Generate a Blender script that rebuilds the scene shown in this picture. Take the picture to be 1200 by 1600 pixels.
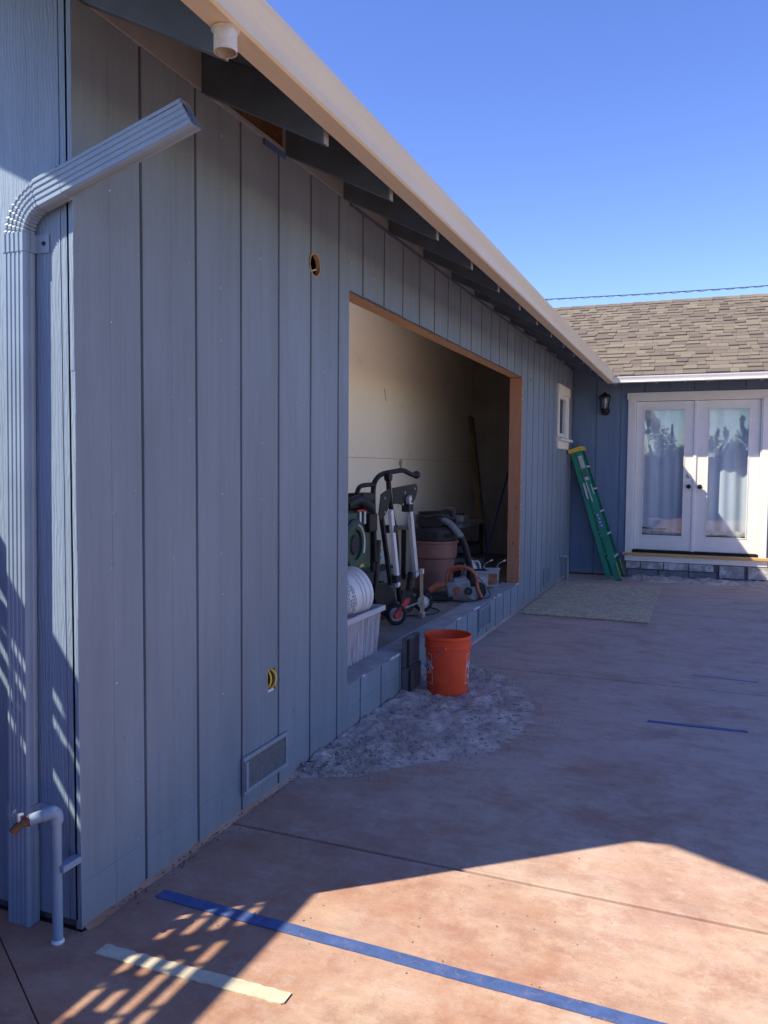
import bpy, math, random
import numpy as np
from mathutils import Vector, Matrix, noise
from math import sin, cos, pi, radians

random.seed(7)
sc = bpy.context.scene
for _o in list(bpy.data.objects):
    bpy.data.objects.remove(_o, do_unlink=True)
COL = sc.collection

# ------------------------------------------------------------------ camera
F, YAW, PIT, ROL = 1240.0, 0.3868, 0.0552, 0.0080
cd = bpy.data.cameras.new('camera'); cam = bpy.data.objects.new('camera', cd); COL.objects.link(cam)
fw = Vector((-sin(YAW)*cos(PIT), cos(YAW)*cos(PIT), -sin(PIT)))
rt = Vector((cos(YAW), sin(YAW), 0)); up = rt.cross(fw)
r2 = rt*cos(ROL)+up*sin(ROL); u2 = -rt*sin(ROL)+up*cos(ROL)
M = Matrix((r2, u2, -fw)).transposed().to_4x4(); M.translation = Vector((1.7637, -1.8349, 1.4464))
cam.matrix_world = M
cd.sensor_fit = 'VERTICAL'; cd.sensor_height = 36.0; cd.lens = F/1600*36.0
cd.clip_start = 0.05; cd.clip_end = 2000
sc.camera = cam

# ------------------------------------------------------------------ light
SUN = Vector((1.0, 0.85, -1.39)).normalized()
w = bpy.data.worlds.new('World'); sc.world = w; w.use_nodes = True
nt = w.node_tree; nt.nodes.clear()
sky = nt.nodes.new('ShaderNodeTexSky'); sky.sky_type = 'NISHITA'; sky.sun_disc = False
sky.sun_elevation = math.asin(-SUN.z); sky.sun_rotation = radians(90) - math.atan2(-SUN.y, -SUN.x)
sky.air_density = 1.0; sky.dust_density = 0.0; sky.ozone_density = 3.5; sky.altitude = 50
bg = nt.nodes.new('ShaderNodeBackground'); bg.inputs['Strength'].default_value = 0.124
wo = nt.nodes.new('ShaderNodeOutputWorld')
hs_ = nt.nodes.new('ShaderNodeHueSaturation'); hs_.inputs['Saturation'].default_value = 1.17; hs_.inputs['Hue'].default_value = 0.521; nt.links.new(sky.outputs[0], hs_.inputs['Color']); nt.links.new(hs_.outputs[0], bg.inputs[0]); nt.links.new(bg.outputs[0], wo.inputs[0])
ld = bpy.data.lights.new('sun', 'SUN'); ld.energy = 4.0; ld.angle = radians(0.53); ld.color = (1.0, 0.90, 0.71)
lo = bpy.data.objects.new('sun', ld); COL.objects.link(lo); lo.location = (-8, -8, 12)
lo.rotation_euler = SUN.to_track_quat('-Z', 'Y').to_euler()
vs = sc.view_settings; vs.view_transform = 'Standard'; vs.look = 'None'; vs.gamma = 1; vs.use_curve_mapping = False
vs.exposure = 1.08
sc.cycles.max_bounces = 10; sc.cycles.diffuse_bounces = 6; sc.cycles.glossy_bounces = 4
sc.cycles.transparent_max_bounces = 24; sc.cycles.use_denoising = True
sc.cycles.sample_clamp_indirect = 6.0

# ------------------------------------------------------------------ materials
def nodes(name):
    m = bpy.data.materials.new(name); m.use_nodes = True
    n = m.node_tree.nodes; l = m.node_tree.links
    return m, n, l, n['Principled BSDF']

def N(n, typ, **kw):
    x = n.new(typ)
    for k, v in kw.items():
        setattr(x, k, v)
    return x

def coords(n, l, scale=(1, 1, 1), world=True, loc=(0, 0, 0)):
    mp = N(n, 'ShaderNodeMapping'); mp.inputs['Scale'].default_value = scale; mp.inputs['Location'].default_value = loc
    if world:
        g = N(n, 'ShaderNodeNewGeometry'); l.new(g.outputs['Position'], mp.inputs[0])
    else:
        g = N(n, 'ShaderNodeTexCoord'); l.new(g.outputs['Object'], mp.inputs[0])
    return mp.outputs[0]

def tex(n, l, co, scale, detail=4, rough=0.55, dist=0.0):
    t = N(n, 'ShaderNodeTexNoise'); t.inputs['Scale'].default_value = scale; t.inputs['Detail'].default_value = detail
    t.inputs['Roughness'].default_value = rough; t.inputs['Distortion'].default_value = dist
    l.new(co, t.inputs['Vector']); return t.outputs[0]

def ramp(n, l, fac, stops):
    r = N(n, 'ShaderNodeValToRGB'); l.new(fac, r.inputs[0])
    e = r.color_ramp.elements
    while len(e) < len(stops): e.new(0.5)
    for i, (p_, c_) in enumerate(stops):
        e[i].position = p_
        e[i].color = (c_[0], c_[1], c_[2], 1) if isinstance(c_, (tuple, list)) else (c_, c_, c_, 1)
    return r.outputs[0]

def mixc(n, l, fac, a, b, mode='MIX'):
    m = N(n, 'ShaderNodeMix', data_type='RGBA', blend_type=mode)
    if isinstance(fac, (int, float)): m.inputs[0].default_value = fac
    else: l.new(fac, m.inputs[0])
    for s, v in ((6, a), (7, b)):
        if isinstance(v, (tuple, list)): m.inputs[s].default_value = (v[0], v[1], v[2], 1)
        else: l.new(v, m.inputs[s])
    return m.outputs[2]

def bump(n, l, p, h, strength=0.3, dist=0.01, prev=None):
    b = N(n, 'ShaderNodeBump'); b.inputs['Strength'].default_value = strength; b.inputs['Distance'].default_value = dist
    l.new(h, b.inputs['Height'])
    if prev is not None: l.new(prev, b.inputs['Normal'])
    l.new(b.outputs[0], p.inputs['Normal']); return b.outputs[0]

def simple(name, col, rough=0.6, metal=0.0, var=0.25, scale=14, bmp=0.15, stretch=(1, 1, 1), spec=0.5, dirt=None, world=True):
    m, n, l, p = nodes(name)
    co = coords(n, l, stretch, world)
    t = tex(n, l, co, scale, 6, 0.6)
    lo_ = tuple(c*(1-var) for c in col); hi = tuple(min(1, c*(1+var)) for c in col)
    c = ramp(n, l, t, [(0.3, lo_), (0.7, hi)])
    if dirt:
        t2 = tex(n, l, co, dirt[1], 8, 0.7, 0.5)
        f = ramp(n, l, t2, [(dirt[2], 0.0), (dirt[2]+0.12, 1.0)])
        c = mixc(n, l, f, c, dirt[0])
    l.new(c, p.inputs['Base Color'])
    p.inputs['Roughness'].default_value = rough; p.inputs['Metallic'].default_value = metal
    p.inputs['Specular IOR Level'].default_value = spec
    if bmp:
        t3 = tex(n, l, co, scale*6, 4, 0.6)
        bump(n, l, p, t3, bmp, 0.004)
    return m

def paint_siding(name, col, grain=(26, 26, 1.1), rough=0.55, bstr=0.5, wave=False):
    m, n, l, p = nodes(name)
    co = coords(n, l, grain)
    g1 = tex(n, l, co, 3.0, 8, 0.68, 0.4)
    co2 = coords(n, l, (1, 1, .35)); g2 = tex(n, l, co2, 2.2, 6, 0.62)
    co3 = coords(n, l, (1, 1, 1)); g3 = tex(n, l, co3, 55, 3, 0.6)
    c = ramp(n, l, g2, [(0.25, tuple(x*0.86 for x in col)), (0.75, tuple(x*1.14 for x in col))])
    dk = ramp(n, l, g1, [(0.28, 0.72), (0.44, 1.0)])
    c = mixc(n, l, 0.45, c, dk, 'MULTIPLY')
    # dust settled near the ground
    g = N(n, 'ShaderNodeNewGeometry'); sx = N(n, 'ShaderNodeSeparateXYZ'); l.new(g.outputs['Position'], sx.inputs[0])
    ad = N(n, 'ShaderNodeMath', operation='MULTIPLY_ADD'); l.new(g3, ad.inputs[0]); ad.inputs[1].default_value = 0.22; l.new(sx.outputs[2], ad.inputs[2])
    f = ramp(n, l, ad.outputs[0], [(0.10, 0.5), (0.22, 0.0)])
    c = mixc(n, l, f, c, (0.30, 0.25, 0.23))
    oi = N(n, 'ShaderNodeObjectInfo'); c = mixc(n, l, 1.0, c, ramp(n, l, oi.outputs['Random'], [(0.0, 0.955), (1.0, 1.035)]), 'MULTIPLY')
    st = tex(n, l, coords(n, l, (9, 9, .5), loc=(1, 4, 2)), 2.4, 8, 0.7)
    c = mixc(n, l, 0.6, c, ramp(n, l, st, [(0.3, 0.82), (0.5, 1.0), (0.7, 1.10)]), 'MULTIPLY')
    spk = tex(n, l, coords(n, l, (1, 1, 1), loc=(3, 7, 1)), 75, 2, 0.5)
    fs = ramp(n, l, spk, [(0.765, 0.0), (0.785, 0.75)])
    c = mixc(n, l, fs, c, (0.42, 0.42, 0.42))
    spk2 = tex(n, l, coords(n, l, (1, 1, .35), loc=(9, 2, 5)), 24, 3, 0.5)
    fs2 = ramp(n, l, spk2, [(0.735, 0.0), (0.765, 0.6)])
    c = mixc(n, l, fs2, c, tuple(x*0.45 for x in col))
    l.new(c, p.inputs['Base Color']); p.inputs['Roughness'].default_value = rough
    b1 = bump(n, l, p, g1, bstr*1.5, 0.004)
    b2 = bump(n, l, p, g3, 0.22, 0.002, b1)
    if wave:
        wv = N(n, 'ShaderNodeTexWave', wave_type='BANDS', bands_direction='X')
        cw = coords(n, l, (1, 1, 0.22)); l.new(cw, wv.inputs['Vector'])
        wv.inputs['Scale'].default_value = 26; wv.inputs['Distortion'].default_value = 9; wv.inputs['Detail'].default_value = 2
        wv.inputs['Detail Scale'].default_value = 1.3
        bump(n, l, p, wv.outputs['Fac'], 0.33, 0.003, b2)
    return m

MT = {}
MT['blue'] = paint_siding('blue_siding_paint', (0.195, 0.240, 0.300))
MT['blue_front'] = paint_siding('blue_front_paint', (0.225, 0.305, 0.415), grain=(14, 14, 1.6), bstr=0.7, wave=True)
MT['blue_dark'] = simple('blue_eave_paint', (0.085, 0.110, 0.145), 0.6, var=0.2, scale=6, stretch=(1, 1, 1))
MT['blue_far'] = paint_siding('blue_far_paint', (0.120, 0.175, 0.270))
MT['frieze'] = simple('frieze_paint', (0.26, 0.27, 0.29), 0.65, var=0.15, scale=5)
MT['spout'] = simple('downspout_paint', (0.24, 0.315, 0.415), 0.38, var=0.10, scale=5, bmp=0.05, dirt=((0.16, 0.17, 0.19), 9, 0.68))
MT['white'] = simple('white_trim_paint', (0.74, 0.715, 0.67), 0.45, var=0.05, scale=7, bmp=0.06)
MT['cream'] = simple('cream_trim_paint', (0.80, 0.75, 0.65), 0.5, var=0.06, scale=7, bmp=0.06)
MT['mesh_dark'] = simple('vent_mesh_metal', (0.20, 0.20, 0.21), 0.6, var=0.3, scale=60, bmp=0.4)
MT['vent_frame'] = simple('vent_frame_paint', (0.25, 0.285, 0.33), 0.5, var=0.15, scale=20)
MT['black'] = simple('black_metal', (0.011, 0.011, 0.012), 0.45, var=0.3, scale=20, bmp=0.1, spec=0.25)
MT['blackplastic'] = simple('black_plastic', (0.020, 0.021, 0.024), 0.55, var=0.4, scale=12, spec=0.3, dirt=((0.11, 0.10, 0.10), 11, 0.64))
MT['rubber'] = simple('rubber', (0.02, 0.02, 0.021), 0.85, var=0.3, scale=30)
MT['steel'] = simple('brushed_steel', (0.55, 0.55, 0.57), 0.35, 0.85, var=0.15, scale=25)
MT['alu'] = simple('aluminium_bar', (0.62, 0.62, 0.64), 0.45, 0.35, var=0.10, scale=12)
MT['green_body'] = simple('green_machine_paint', (0.008, 0.045, 0.028), 0.4, var=0.3, scale=7)
MT['red'] = simple('red_paint', (0.40, 0.03, 0.04), 0.4, var=0.2, scale=10)
MT['orange'] = None
MT['drywall'] = None
MT['wood_or'] = None
MT['tub'] = simple('brown_tub_plastic', (0.20, 0.10, 0.085), 0.6, var=0.15, scale=5, dirt=((0.30, 0.24, 0.22), 5, 0.60))
MT['pailwhite'] = simple('white_pail_plastic', (0.70, 0.70, 0.72), 0.4, var=0.06, scale=8, bmp=0.03)
MT['orange_tool'] = simple('orange_tool_plastic', (0.32, 0.090, 0.048), 0.5, var=0.3, scale=10, dirt=((0.25, 0.18, 0.16), 16, 0.60))
MT['dust_grey'] = simple('dusty_grey_metal', (0.17, 0.19, 0.21), 0.7, var=0.4, scale=14, dirt=((0.36, 0.35, 0.36), 12, 0.55))
MT['jug'] = simple('grey_white_plastic', (0.42, 0.43, 0.45), 0.55, var=0.2, scale=8)
MT['yellow'] = simple('yellow_plastic', (0.62, 0.42, 0.05), 0.5, var=0.15, scale=20, dirt=((0.3, 0.24, 0.12), 30, 0.62))
MT['fibre'] = simple('green_fibreglass', (0.015, 0.22, 0.135), 0.4, var=0.15, scale=12, stretch=(1, 1, .2), dirt=((0.10, 0.26, 0.20), 14, 0.66))
MT['sticker'] = simple('white_sticker', (0.55, 0.57, 0.58), 0.5, var=0.2, scale=60)
MT['sticker_blue'] = simple('blue_sticker', (0.06, 0.12, 0.32), 0.5, var=0.5, scale=70)
MT['cordblack'] = simple('black_cord', (0.02, 0.02, 0.022), 0.6)
MT['greytub'] = simple('grey_tub_plastic', (0.30, 0.31, 0.33), 0.45, var=0.1, scale=8)
MT['dkgrey'] = simple('dark_grey_board', (0.11, 0.11, 0.115), 0.7, var=0.3, scale=14, dirt=((0.2, 0.18, 0.18), 12, 0.6))
MT['rust'] = simple('rusty_brass', (0.22, 0.11, 0.06), 0.6, 0.4, var=0.4, scale=60, bmp=0.4)
MT['block'] = simple('old_foundation_block', (0.30, 0.29, 0.29), 0.9, var=0.25, scale=10, bmp=0.6, dirt=((0.55, 0.54, 0.53), 7, 0.50))
MT['blockdk'] = simple('bare_foundation_block', (0.17, 0.17, 0.19), 0.95, var=0.3, scale=12, bmp=0.7)
MT['mortar'] = simple('mortar', (0.16, 0.15, 0.15), 0.95, var=0.3, scale=20, bmp=0.6)
MT['polewood'] = simple('yellow_pole_wood', (0.30, 0.20, 0.07), 0.6, var=0.2, scale=10)
MT['bluepole'] = simple('blue_pole_paint', (0.02, 0.035, 0.16), 0.4)
MT['fencewood'] = simple('fence_wood', (0.20, 0.13, 0.09), 0.85, var=0.3, scale=6, stretch=(6, 6, .5), bmp=0.5)
MT['bark'] = simple('bark', (0.10, 0.07, 0.05), 0.9, var=0.4, scale=12, bmp=0.8)
MT['wire'] = simple('overhead_cable', (0.05, 0.05, 0.055), 0.6)
MT['ground'] = simple('bare_earth', (0.22, 0.17, 0.13), 0.95, var=0.25, scale=2, bmp=0.5)
MT['cavity'] = simple('cavity_timber', (0.05, 0.04, 0.035), 0.9)
MT['ydcable'] = simple('yellow_cable', (0.75, 0.55, 0.05), 0.45, var=0.05)
MT['chipwhite'] = simple('chipped_white_plaster', (0.75, 0.74, 0.73), 0.8, var=0.1, scale=60)
MT['rawwood'] = simple('raw_wood_edge', (0.42, 0.27, 0.16), 0.8, var=0.3, scale=50, bmp=0.4)
MT['curtain'] = simple('white_curtain_cloth', (0.80, 0.81, 0.82), 0.9, var=0.04, scale=8, bmp=0.1)
MT['curtain'].node_tree.nodes['Principled BSDF'].inputs['Sheen Weight'].default_value = 0.1
MT['paper'] = simple('wrinkled_paper', (0.62, 0.57, 0.48), 0.8, var=0.1, scale=12)
MT['fardark'] = simple('dark_room_wall', (0.10, 0.10, 0.11), 0.9)
MT['bluetape'] = simple('blue_masking_tape', (0.060, 0.105, 0.26), 0.6, var=0.22, scale=22, bmp=0.3, dirt=((0.16, 0.15, 0.22), 30, 0.55))
MT['whitetape'] = simple('worn_cream_tape', (0.58, 0.52, 0.37), 0.7, var=0.15, scale=18, bmp=0.3, dirt=((0.40, 0.27, 0.20), 24, 0.60))
MT['fadedtape'] = simple('faded_blue_chalk', (0.27, 0.24, 0.33), 0.8, var=0.2, scale=40, dirt=((0.33, 0.26, 0.24), 40, 0.50))
MT['twigs'] = simple('dry_twig', (0.06, 0.045, 0.04), 0.9)

def m_orange():
    m, n, l, p = nodes('orange_bucket_plastic')
    co = coords(n, l, (1, 1, 1), False); t = tex(n, l, co, 14, 6, 0.6, 0.4)
    c = ramp(n, l, t, [(0.35, (0.82, 0.070, 0.020)), (0.75, (0.90, 0.105, 0.030))])
    t2 = tex(n, l, coords(n, l, (1, 1, 0.5), False, (2, 2, 2)), 18, 8, 0.7, 0.3)
    c = mixc(n, l, ramp(n, l, t2, [(0.62, 0.0), (0.74, 0.35)]), c, (0.75, 0.30, 0.18))
    l.new(c, p.inputs['Base Color']); p.inputs['Roughness'].default_value = 0.38
    p.inputs['Subsurface Weight'].default_value = 0.0
    return m
MT['orange'] = m_orange()

def m_drywall():
    m, n, l, p = nodes('cream_drywall')
    co = coords(n, l); t = tex(n, l, co, 1.3, 6, 0.6)
    c = ramp(n, l, t, [(0.3, (0.80, 0.72, 0.58)), (0.7, (0.85, 0.77, 0.64))])
    t2 = tex(n, l, coords(n, l, (1, 1, 2.2), loc=(4, 1, 9)), 2.6, 8, 0.7, 0.7)
    c = mixc(n, l, ramp(n, l, t2, [(0.60, 0.0), (0.68, 0.28)]), c, (0.40, 0.33, 0.26))
    t3 = tex(n, l, coords(n, l, (1, 4, 1), loc=(1, 1, 3)), 9, 3, 0.6)
    c = mixc(n, l, ramp(n, l, t3, [(0.71, 0.0), (0.74, 0.6)]), c, (0.30, 0.22, 0.16))
    l.new(c, p.inputs['Base Color']); p.inputs['Roughness'].default_value = 0.85
    bump(n, l, p, tex(n, l, co, 30, 4), 0.15, 0.004)
    return m
MT['drywall'] = m_drywall()
MT['endwall'] = simple('shade_toned_panel', (0.34, 0.30, 0.27), 0.85, var=0.2, scale=3)  # end wall colour darkened to hold the shade at the room's end

def m_wood(name, a, b, stretch, sc_=6):
    m, n, l, p = nodes(name)
    co = coords(n, l, stretch); t = tex(n, l, co, sc_, 8, 0.6, 1.2)
    c = ramp(n, l, t, [(0.3, a), (0.7, b)])
    k = N(n, 'ShaderNodeTexVoronoi'); k.inputs['Scale'].default_value = 5.5; l.new(coords(n, l, (1, 1, 0.8)), k.inputs['Vector'])
    c = mixc(n, l, ramp(n, l, k.outputs['Distance'], [(0.05, 0.7), (0.11, 0.0)]), c, tuple(x*0.3 for x in a))
    l.new(c, p.inputs['Base Color']); p.inputs['Roughness'].default_value = 0.75
    bump(n, l, p, t, 0.25, 0.003)
    return m
MT['wood_head'] = m_wood('header_timber', (0.50, 0.27, 0.12), (0.66, 0.40, 0.20), (8, .6, 8))
MT['wood_jamb'] = m_wood('jamb_timber', (0.36, 0.16, 0.09), (0.46, 0.23, 0.13), (8, 8, .6))
MT['wood_sill'] = m_wood('sill_timber', (0.48, 0.27, 0.10), (0.62, 0.38, 0.16), (.6, 8, 8))

def m_gutter(name, base, axis='x'):
    m, n, l, p = nodes(name)
    co = coords(n, l, (1, 1, 1)); t = tex(n, l, co, 2.0, 6, 0.6)
    c = ramp(n, l, t, [(0.3, tuple(x*0.93 for x in base)), (0.7, base)])
    st = tex(n, l, coords(n, l, (30, 1.2, 30)), 1.6, 8, 0.65, 0.2)
    c = mixc(n, l, ramp(n, l, st, [(0.54, 0.0), (0.70, 0.32)]), c, (0.58, 0.38, 0.17))
    dk = tex(n, l, coords(n, l, (9, 9, 2), loc=(3, 3, 3)), 5, 6, 0.7)
    c = mixc(n, l, ramp(n, l, dk, [(0.68, 0.0), (0.74, 0.35)]), c, (0.25, 0.20, 0.16))
    l.new(c, p.inputs['Base Color']); p.inputs['Roughness'].default_value = 0.45
    return m
MT['gutter'] = m_gutter('cream_gutter_paint', (0.70, 0.605, 0.44))
MT['gutterw'] = simple('white_gutter_paint', (0.76, 0.75, 0.74), 0.4, var=0.06, scale=3, bmp=0.03)

def m_concrete():
    m, n, l, p = nodes('tinted_patio_concrete')
    co = coords(n, l)
    a = tex(n, l, co, 1.7, 12, 0.72, 0.0)
    c = ramp(n, l, a, [(0.30, (0.29, 0.130, 0.075)), (0.42, (0.40, 0.215, 0.135)), (0.50, (0.47, 0.310, 0.205)), (0.66, (0.53, 0.390, 0.275))])
    b = tex(n, l, coords(n, l, (1, 1, 1), loc=(5, 2, 0)), 6.5, 10, 0.74, 0.0)
    c = mixc(n, l, ramp(n, l, b, [(0.50, 0.0), (0.62, 0.62)]), c, (0.27, 0.115, 0.07))
    b2 = tex(n, l, coords(n, l, (1, 1.6, 1), loc=(8, 5, 0)), 3.4, 10, 0.76, 0.0)
    c = mixc(n, l, ramp(n, l, b2, [(0.50, 0.0), (0.66, 0.5)]), c, (0.55, 0.43, 0.35))
    g0 = N(n, 'ShaderNodeNewGeometry'); sx0 = N(n, 'ShaderNodeSeparateXYZ'); l.new(g0.outputs['Position'], sx0.inputs[0])
    rn = tex(n, l, coords(n, l, loc=(2, 6, 1)), 2.1, 10, 0.75)
    m0 = N(n, 'ShaderNodeMath', operation='MULTIPLY_ADD'); l.new(sx0.outputs[0], m0.inputs[0]); m0.inputs[1].default_value = 0.22; l.new(rn, m0.inputs[2])
    m1 = N(n, 'ShaderNodeMath', operation='MULTIPLY_ADD'); l.new(sx0.outputs[1], m1.inputs[0]); m1.inputs[1].default_value = 0.06; l.new(m0.outputs[0], m1.inputs[2])
    c = mixc(n, l, ramp(n, l, m1.outputs[0], [(0.50, 0.72), (0.86, 0.0)]), c, (0.31, 0.135, 0.080))
    # cement dust, plus a lighter tone painted in for the shaded slab, growing along y
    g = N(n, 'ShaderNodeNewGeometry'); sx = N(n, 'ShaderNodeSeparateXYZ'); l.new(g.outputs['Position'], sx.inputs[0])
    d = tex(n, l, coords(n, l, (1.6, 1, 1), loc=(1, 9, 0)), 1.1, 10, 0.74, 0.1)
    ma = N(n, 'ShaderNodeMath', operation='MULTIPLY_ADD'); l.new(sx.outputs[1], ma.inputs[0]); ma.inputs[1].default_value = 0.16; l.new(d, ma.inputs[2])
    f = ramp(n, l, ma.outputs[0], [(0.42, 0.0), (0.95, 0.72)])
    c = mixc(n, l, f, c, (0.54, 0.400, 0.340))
    rb = tex(n, l, coords(n, l, (1, 1.3, 1), loc=(12, 4, 0)), 2.6, 12, 0.74, 0.0)
    c = mixc(n, l, ramp(n, l, rb, [(0.50, 0.0), (0.62, 0.42)]), c, (0.33, 0.155, 0.090))
    rb2 = tex(n, l, coords(n, l, (1.2, 1, 1), loc=(2, 14, 0)), 11, 8, 0.7, 0.0)
    c = mixc(n, l, ramp(n, l, rb2, [(0.58, 0.0), (0.68, 0.38)]), c, (0.30, 0.145, 0.085))
    sp = tex(n, l, coords(n, l, (1, 1, 1), loc=(2, 2, 2)), 48, 3, 0.6)
    c = mixc(n, l, ramp(n, l, sp, [(0.70, 0.0), (0.75, 0.6)]), c, (0.15, 0.08, 0.06))
    sp2 = tex(n, l, coords(n, l, (1, 1, 1), loc=(6, 1, 2)), 30, 4, 0.6)
    c = mixc(n, l, ramp(n, l, sp2, [(0.70, 0.0), (0.76, 0.6)]), c, (0.62, 0.56, 0.52))
    wp = tex(n, l, coords(n, l, (1.0, 1.6, 1), loc=(4.3, 1.1, 2)), 2.3, 12, 0.8, 0.2)
    c = mixc(n, l, ramp(n, l, wp, [(0.56, 0.0), (0.66, 0.40)]), c, (0.60, 0.53, 0.47))
    ds_ = tex(n, l, coords(n, l, (1.0, 2.2, 1), loc=(9.3, 3.1, 2)), 1.5, 12, 0.78)
    c = mixc(n, l, ramp(n, l, ds_, [(0.50, 0.0), (0.66, 0.42)]), c, (0.24, 0.165, 0.125))
    gr = tex(n, l, coords(n, l, (1, 1, 1), loc=(7, 7, 2)), 130, 4, 0.7)
    c = mixc(n, l, 0.32, c, ramp(n, l, gr, [(0.30, 0.62), (0.48, 1.0), (0.70, 1.22)]), 'MULTIPLY')
    tw = tex(n, l, coords(n, l, (2.2, 9, 1), loc=(3, 7, 2)), 2.4, 10, 0.75)
    c = mixc(n, l, 0.5, c, ramp(n, l, tw, [(0.32, 0.84), (0.5, 1.0), (0.66, 1.10)]), 'MULTIPLY')
    ck = N(n, 'ShaderNodeTexVoronoi', feature='DISTANCE_TO_EDGE'); ck.inputs['Scale'].default_value = 0.55
    wr = mixc(n, l, 0.16, coords(n, l, (1, 1, 1), loc=(2.3, .7, 0)), N(n, 'ShaderNodeTexNoise').outputs['Color'], 'ADD'); l.new(wr, ck.inputs['Vector'])
    cf = ramp(n, l, ck.outputs['Distance'], [(0.0, 0.0), (0.0030, 0.0)])
    ckm = ramp(n, l, tex(n, l, coords(n, l, loc=(1, 1, 8)), 1.2, 4), [(0.50, 0.0), (0.60, 1.0)])
    cm = N(n, 'ShaderNodeMath', operation='MULTIPLY'); l.new(cf, cm.inputs[0]); l.new(ckm, cm.inputs[1])
    c = mixc(n, l, cm.outputs[0], c, (0.12, 0.065, 0.05))
    l.new(c, p.inputs['Base Color'])
    r = ramp(n, l, a, [(0.3, 0.72), (0.7, 0.9)]); l.new(r, p.inputs['Roughness'])
    p.inputs['Specular IOR Level'].default_value = 0.35
    b1 = bump(n, l, p, tex(n, l, co, 7, 8, 0.7), 0.35, 0.006)
    bump(n, l, p, tex(n, l, co, 90, 3, 0.6), 0.2, 0.002, b1)
    return m
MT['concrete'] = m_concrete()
MT['joint'] = simple('joint_dirt', (0.08, 0.045, 0.035), 0.95, var=0.4, scale=20)

def m_dirt():
    m, n, l, p = nodes('dry_cement_dirt')
    co = coords(n, l); a = tex(n, l, co, 5, 12, 0.78, 0.0)
    c = ramp(n, l, a, [(0.30, (0.19, 0.130, 0.105)), (0.40, (0.38, 0.285, 0.235)), (0.53, (0.54, 0.425, 0.360)), (0.70, (0.70, 0.58, 0.51))])
    b = tex(n, l, coords(n, l, loc=(3, 3, 3)), 46, 6, 0.75)
    c = mixc(n, l, ramp(n, l, b, [(0.56, 0.0), (0.60, 0.70)]), c, (0.20, 0.13, 0.11))
    l.new(c, p.inputs['Base Color']); p.inputs['Roughness'].default_value = 0.95
    bump(n, l, p, tex(n, l, co, 80, 8, 0.75), 0.7, 0.006)
    return m
MT['dirt'] = m_dirt()

def m_osb():
    m, n, l, p = nodes('weathered_strand_board')
    c = None
    v = N(n, 'ShaderNodeTexVoronoi'); v.inputs['Scale'].default_value = 1.0
    l.new(coords(n, l, (15, 40, 1)), v.inputs['Vector'])
    v2 = N(n, 'ShaderNodeTexVoronoi'); v2.inputs['Scale'].default_value = 1.0
    l.new(coords(n, l, (44, 17, 1), loc=(3, 1, 0)), v2.inputs['Vector'])
    s1 = N(n, 'ShaderNodeSeparateColor'); l.new(v.outputs['Color'], s1.inputs[0])
    s2 = N(n, 'ShaderNodeSeparateColor'); l.new(v2.outputs['Color'], s2.inputs[0])
    c1 = ramp(n, l, s1.outputs[0], [(0.0, (0.42, 0.295, 0.165)), (0.5, (0.62, 0.465, 0.270)), (1.0, (0.76, 0.60, 0.38))])
    c2 = ramp(n, l, s2.outputs[1], [(0.0, (0.28, 0.21, 0.14)), (1.0, (0.68, 0.56, 0.38))])
    c = mixc(n, l, 0.5, c1, c2)
    d = tex(n, l, coords(n, l, (1, 1, 1)), 3, 8, 0.7, 0.5)
    c = mixc(n, l, ramp(n, l, d, [(0.45, 0.0), (0.65, 0.45)]), c, (0.44, 0.36, 0.29))
    l.new(c, p.inputs['Base Color']); p.inputs['Roughness'].default_value = 0.85
    bump(n, l, p, s1.outputs[1], 0.3, 0.003)
    return m
MT['osb'] = m_osb()

def m_floor():
    m, n, l, p = nodes('dusty_inside_floor')
    co = coords(n, l); a = tex(n, l, co, 3, 8, 0.7, 0.4)
    c = ramp(n, l, a, [(0.3, (0.16, 0.14, 0.12)), (0.7, (0.28, 0.25, 0.225))])
    l.new(c, p.inputs['Base Color']); p.inputs['Roughness'].default_value = 0.85
    bump(n, l, p, tex(n, l, co, 25, 6), 0.3, 0.004)
    return m
MT['floor'] = m_floor()
MT['sillplate'] = simple('dusty_sill_cement', (0.34, 0.34, 0.34), 0.85, var=0.25, scale=9, bmp=0.4, dirt=((0.20, 0.19, 0.19), 7, 0.55))

def m_shingle(stuff=False):
    m, n, l, p = nodes('asphalt_shingle_mass' if stuff else 'asphalt_shingle')
    if stuff:
        g = N(n, 'ShaderNodeNewGeometry'); rnd = g.outputs['Random Per Island']
    else:
        g = N(n, 'ShaderNodeObjectInfo'); rnd = g.outputs['Random']
    c = ramp(n, l, rnd, [(0.0, (0.130, 0.102, 0.086)), (0.35, (0.165, 0.136, 0.107)), (0.65, (0.200, 0.168, 0.126)), (1.0, (0.145, 0.118, 0.098))])
    t = tex(n, l, coords(n, l), 160, 2, 0.7)
    c = mixc(n, l, 0.5, c, ramp(n, l, t, [(0.3, 0.55), (0.7, 1.3)]), 'MULTIPLY')
    l.new(c, p.inputs['Base Color']); p.inputs['Roughness'].default_value = 0.95
    bump(n, l, p, t, 0.5, 0.003)
    return m
MT['shingle'] = m_shingle(); MT['shingle_mass'] = m_shingle(True)

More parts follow.
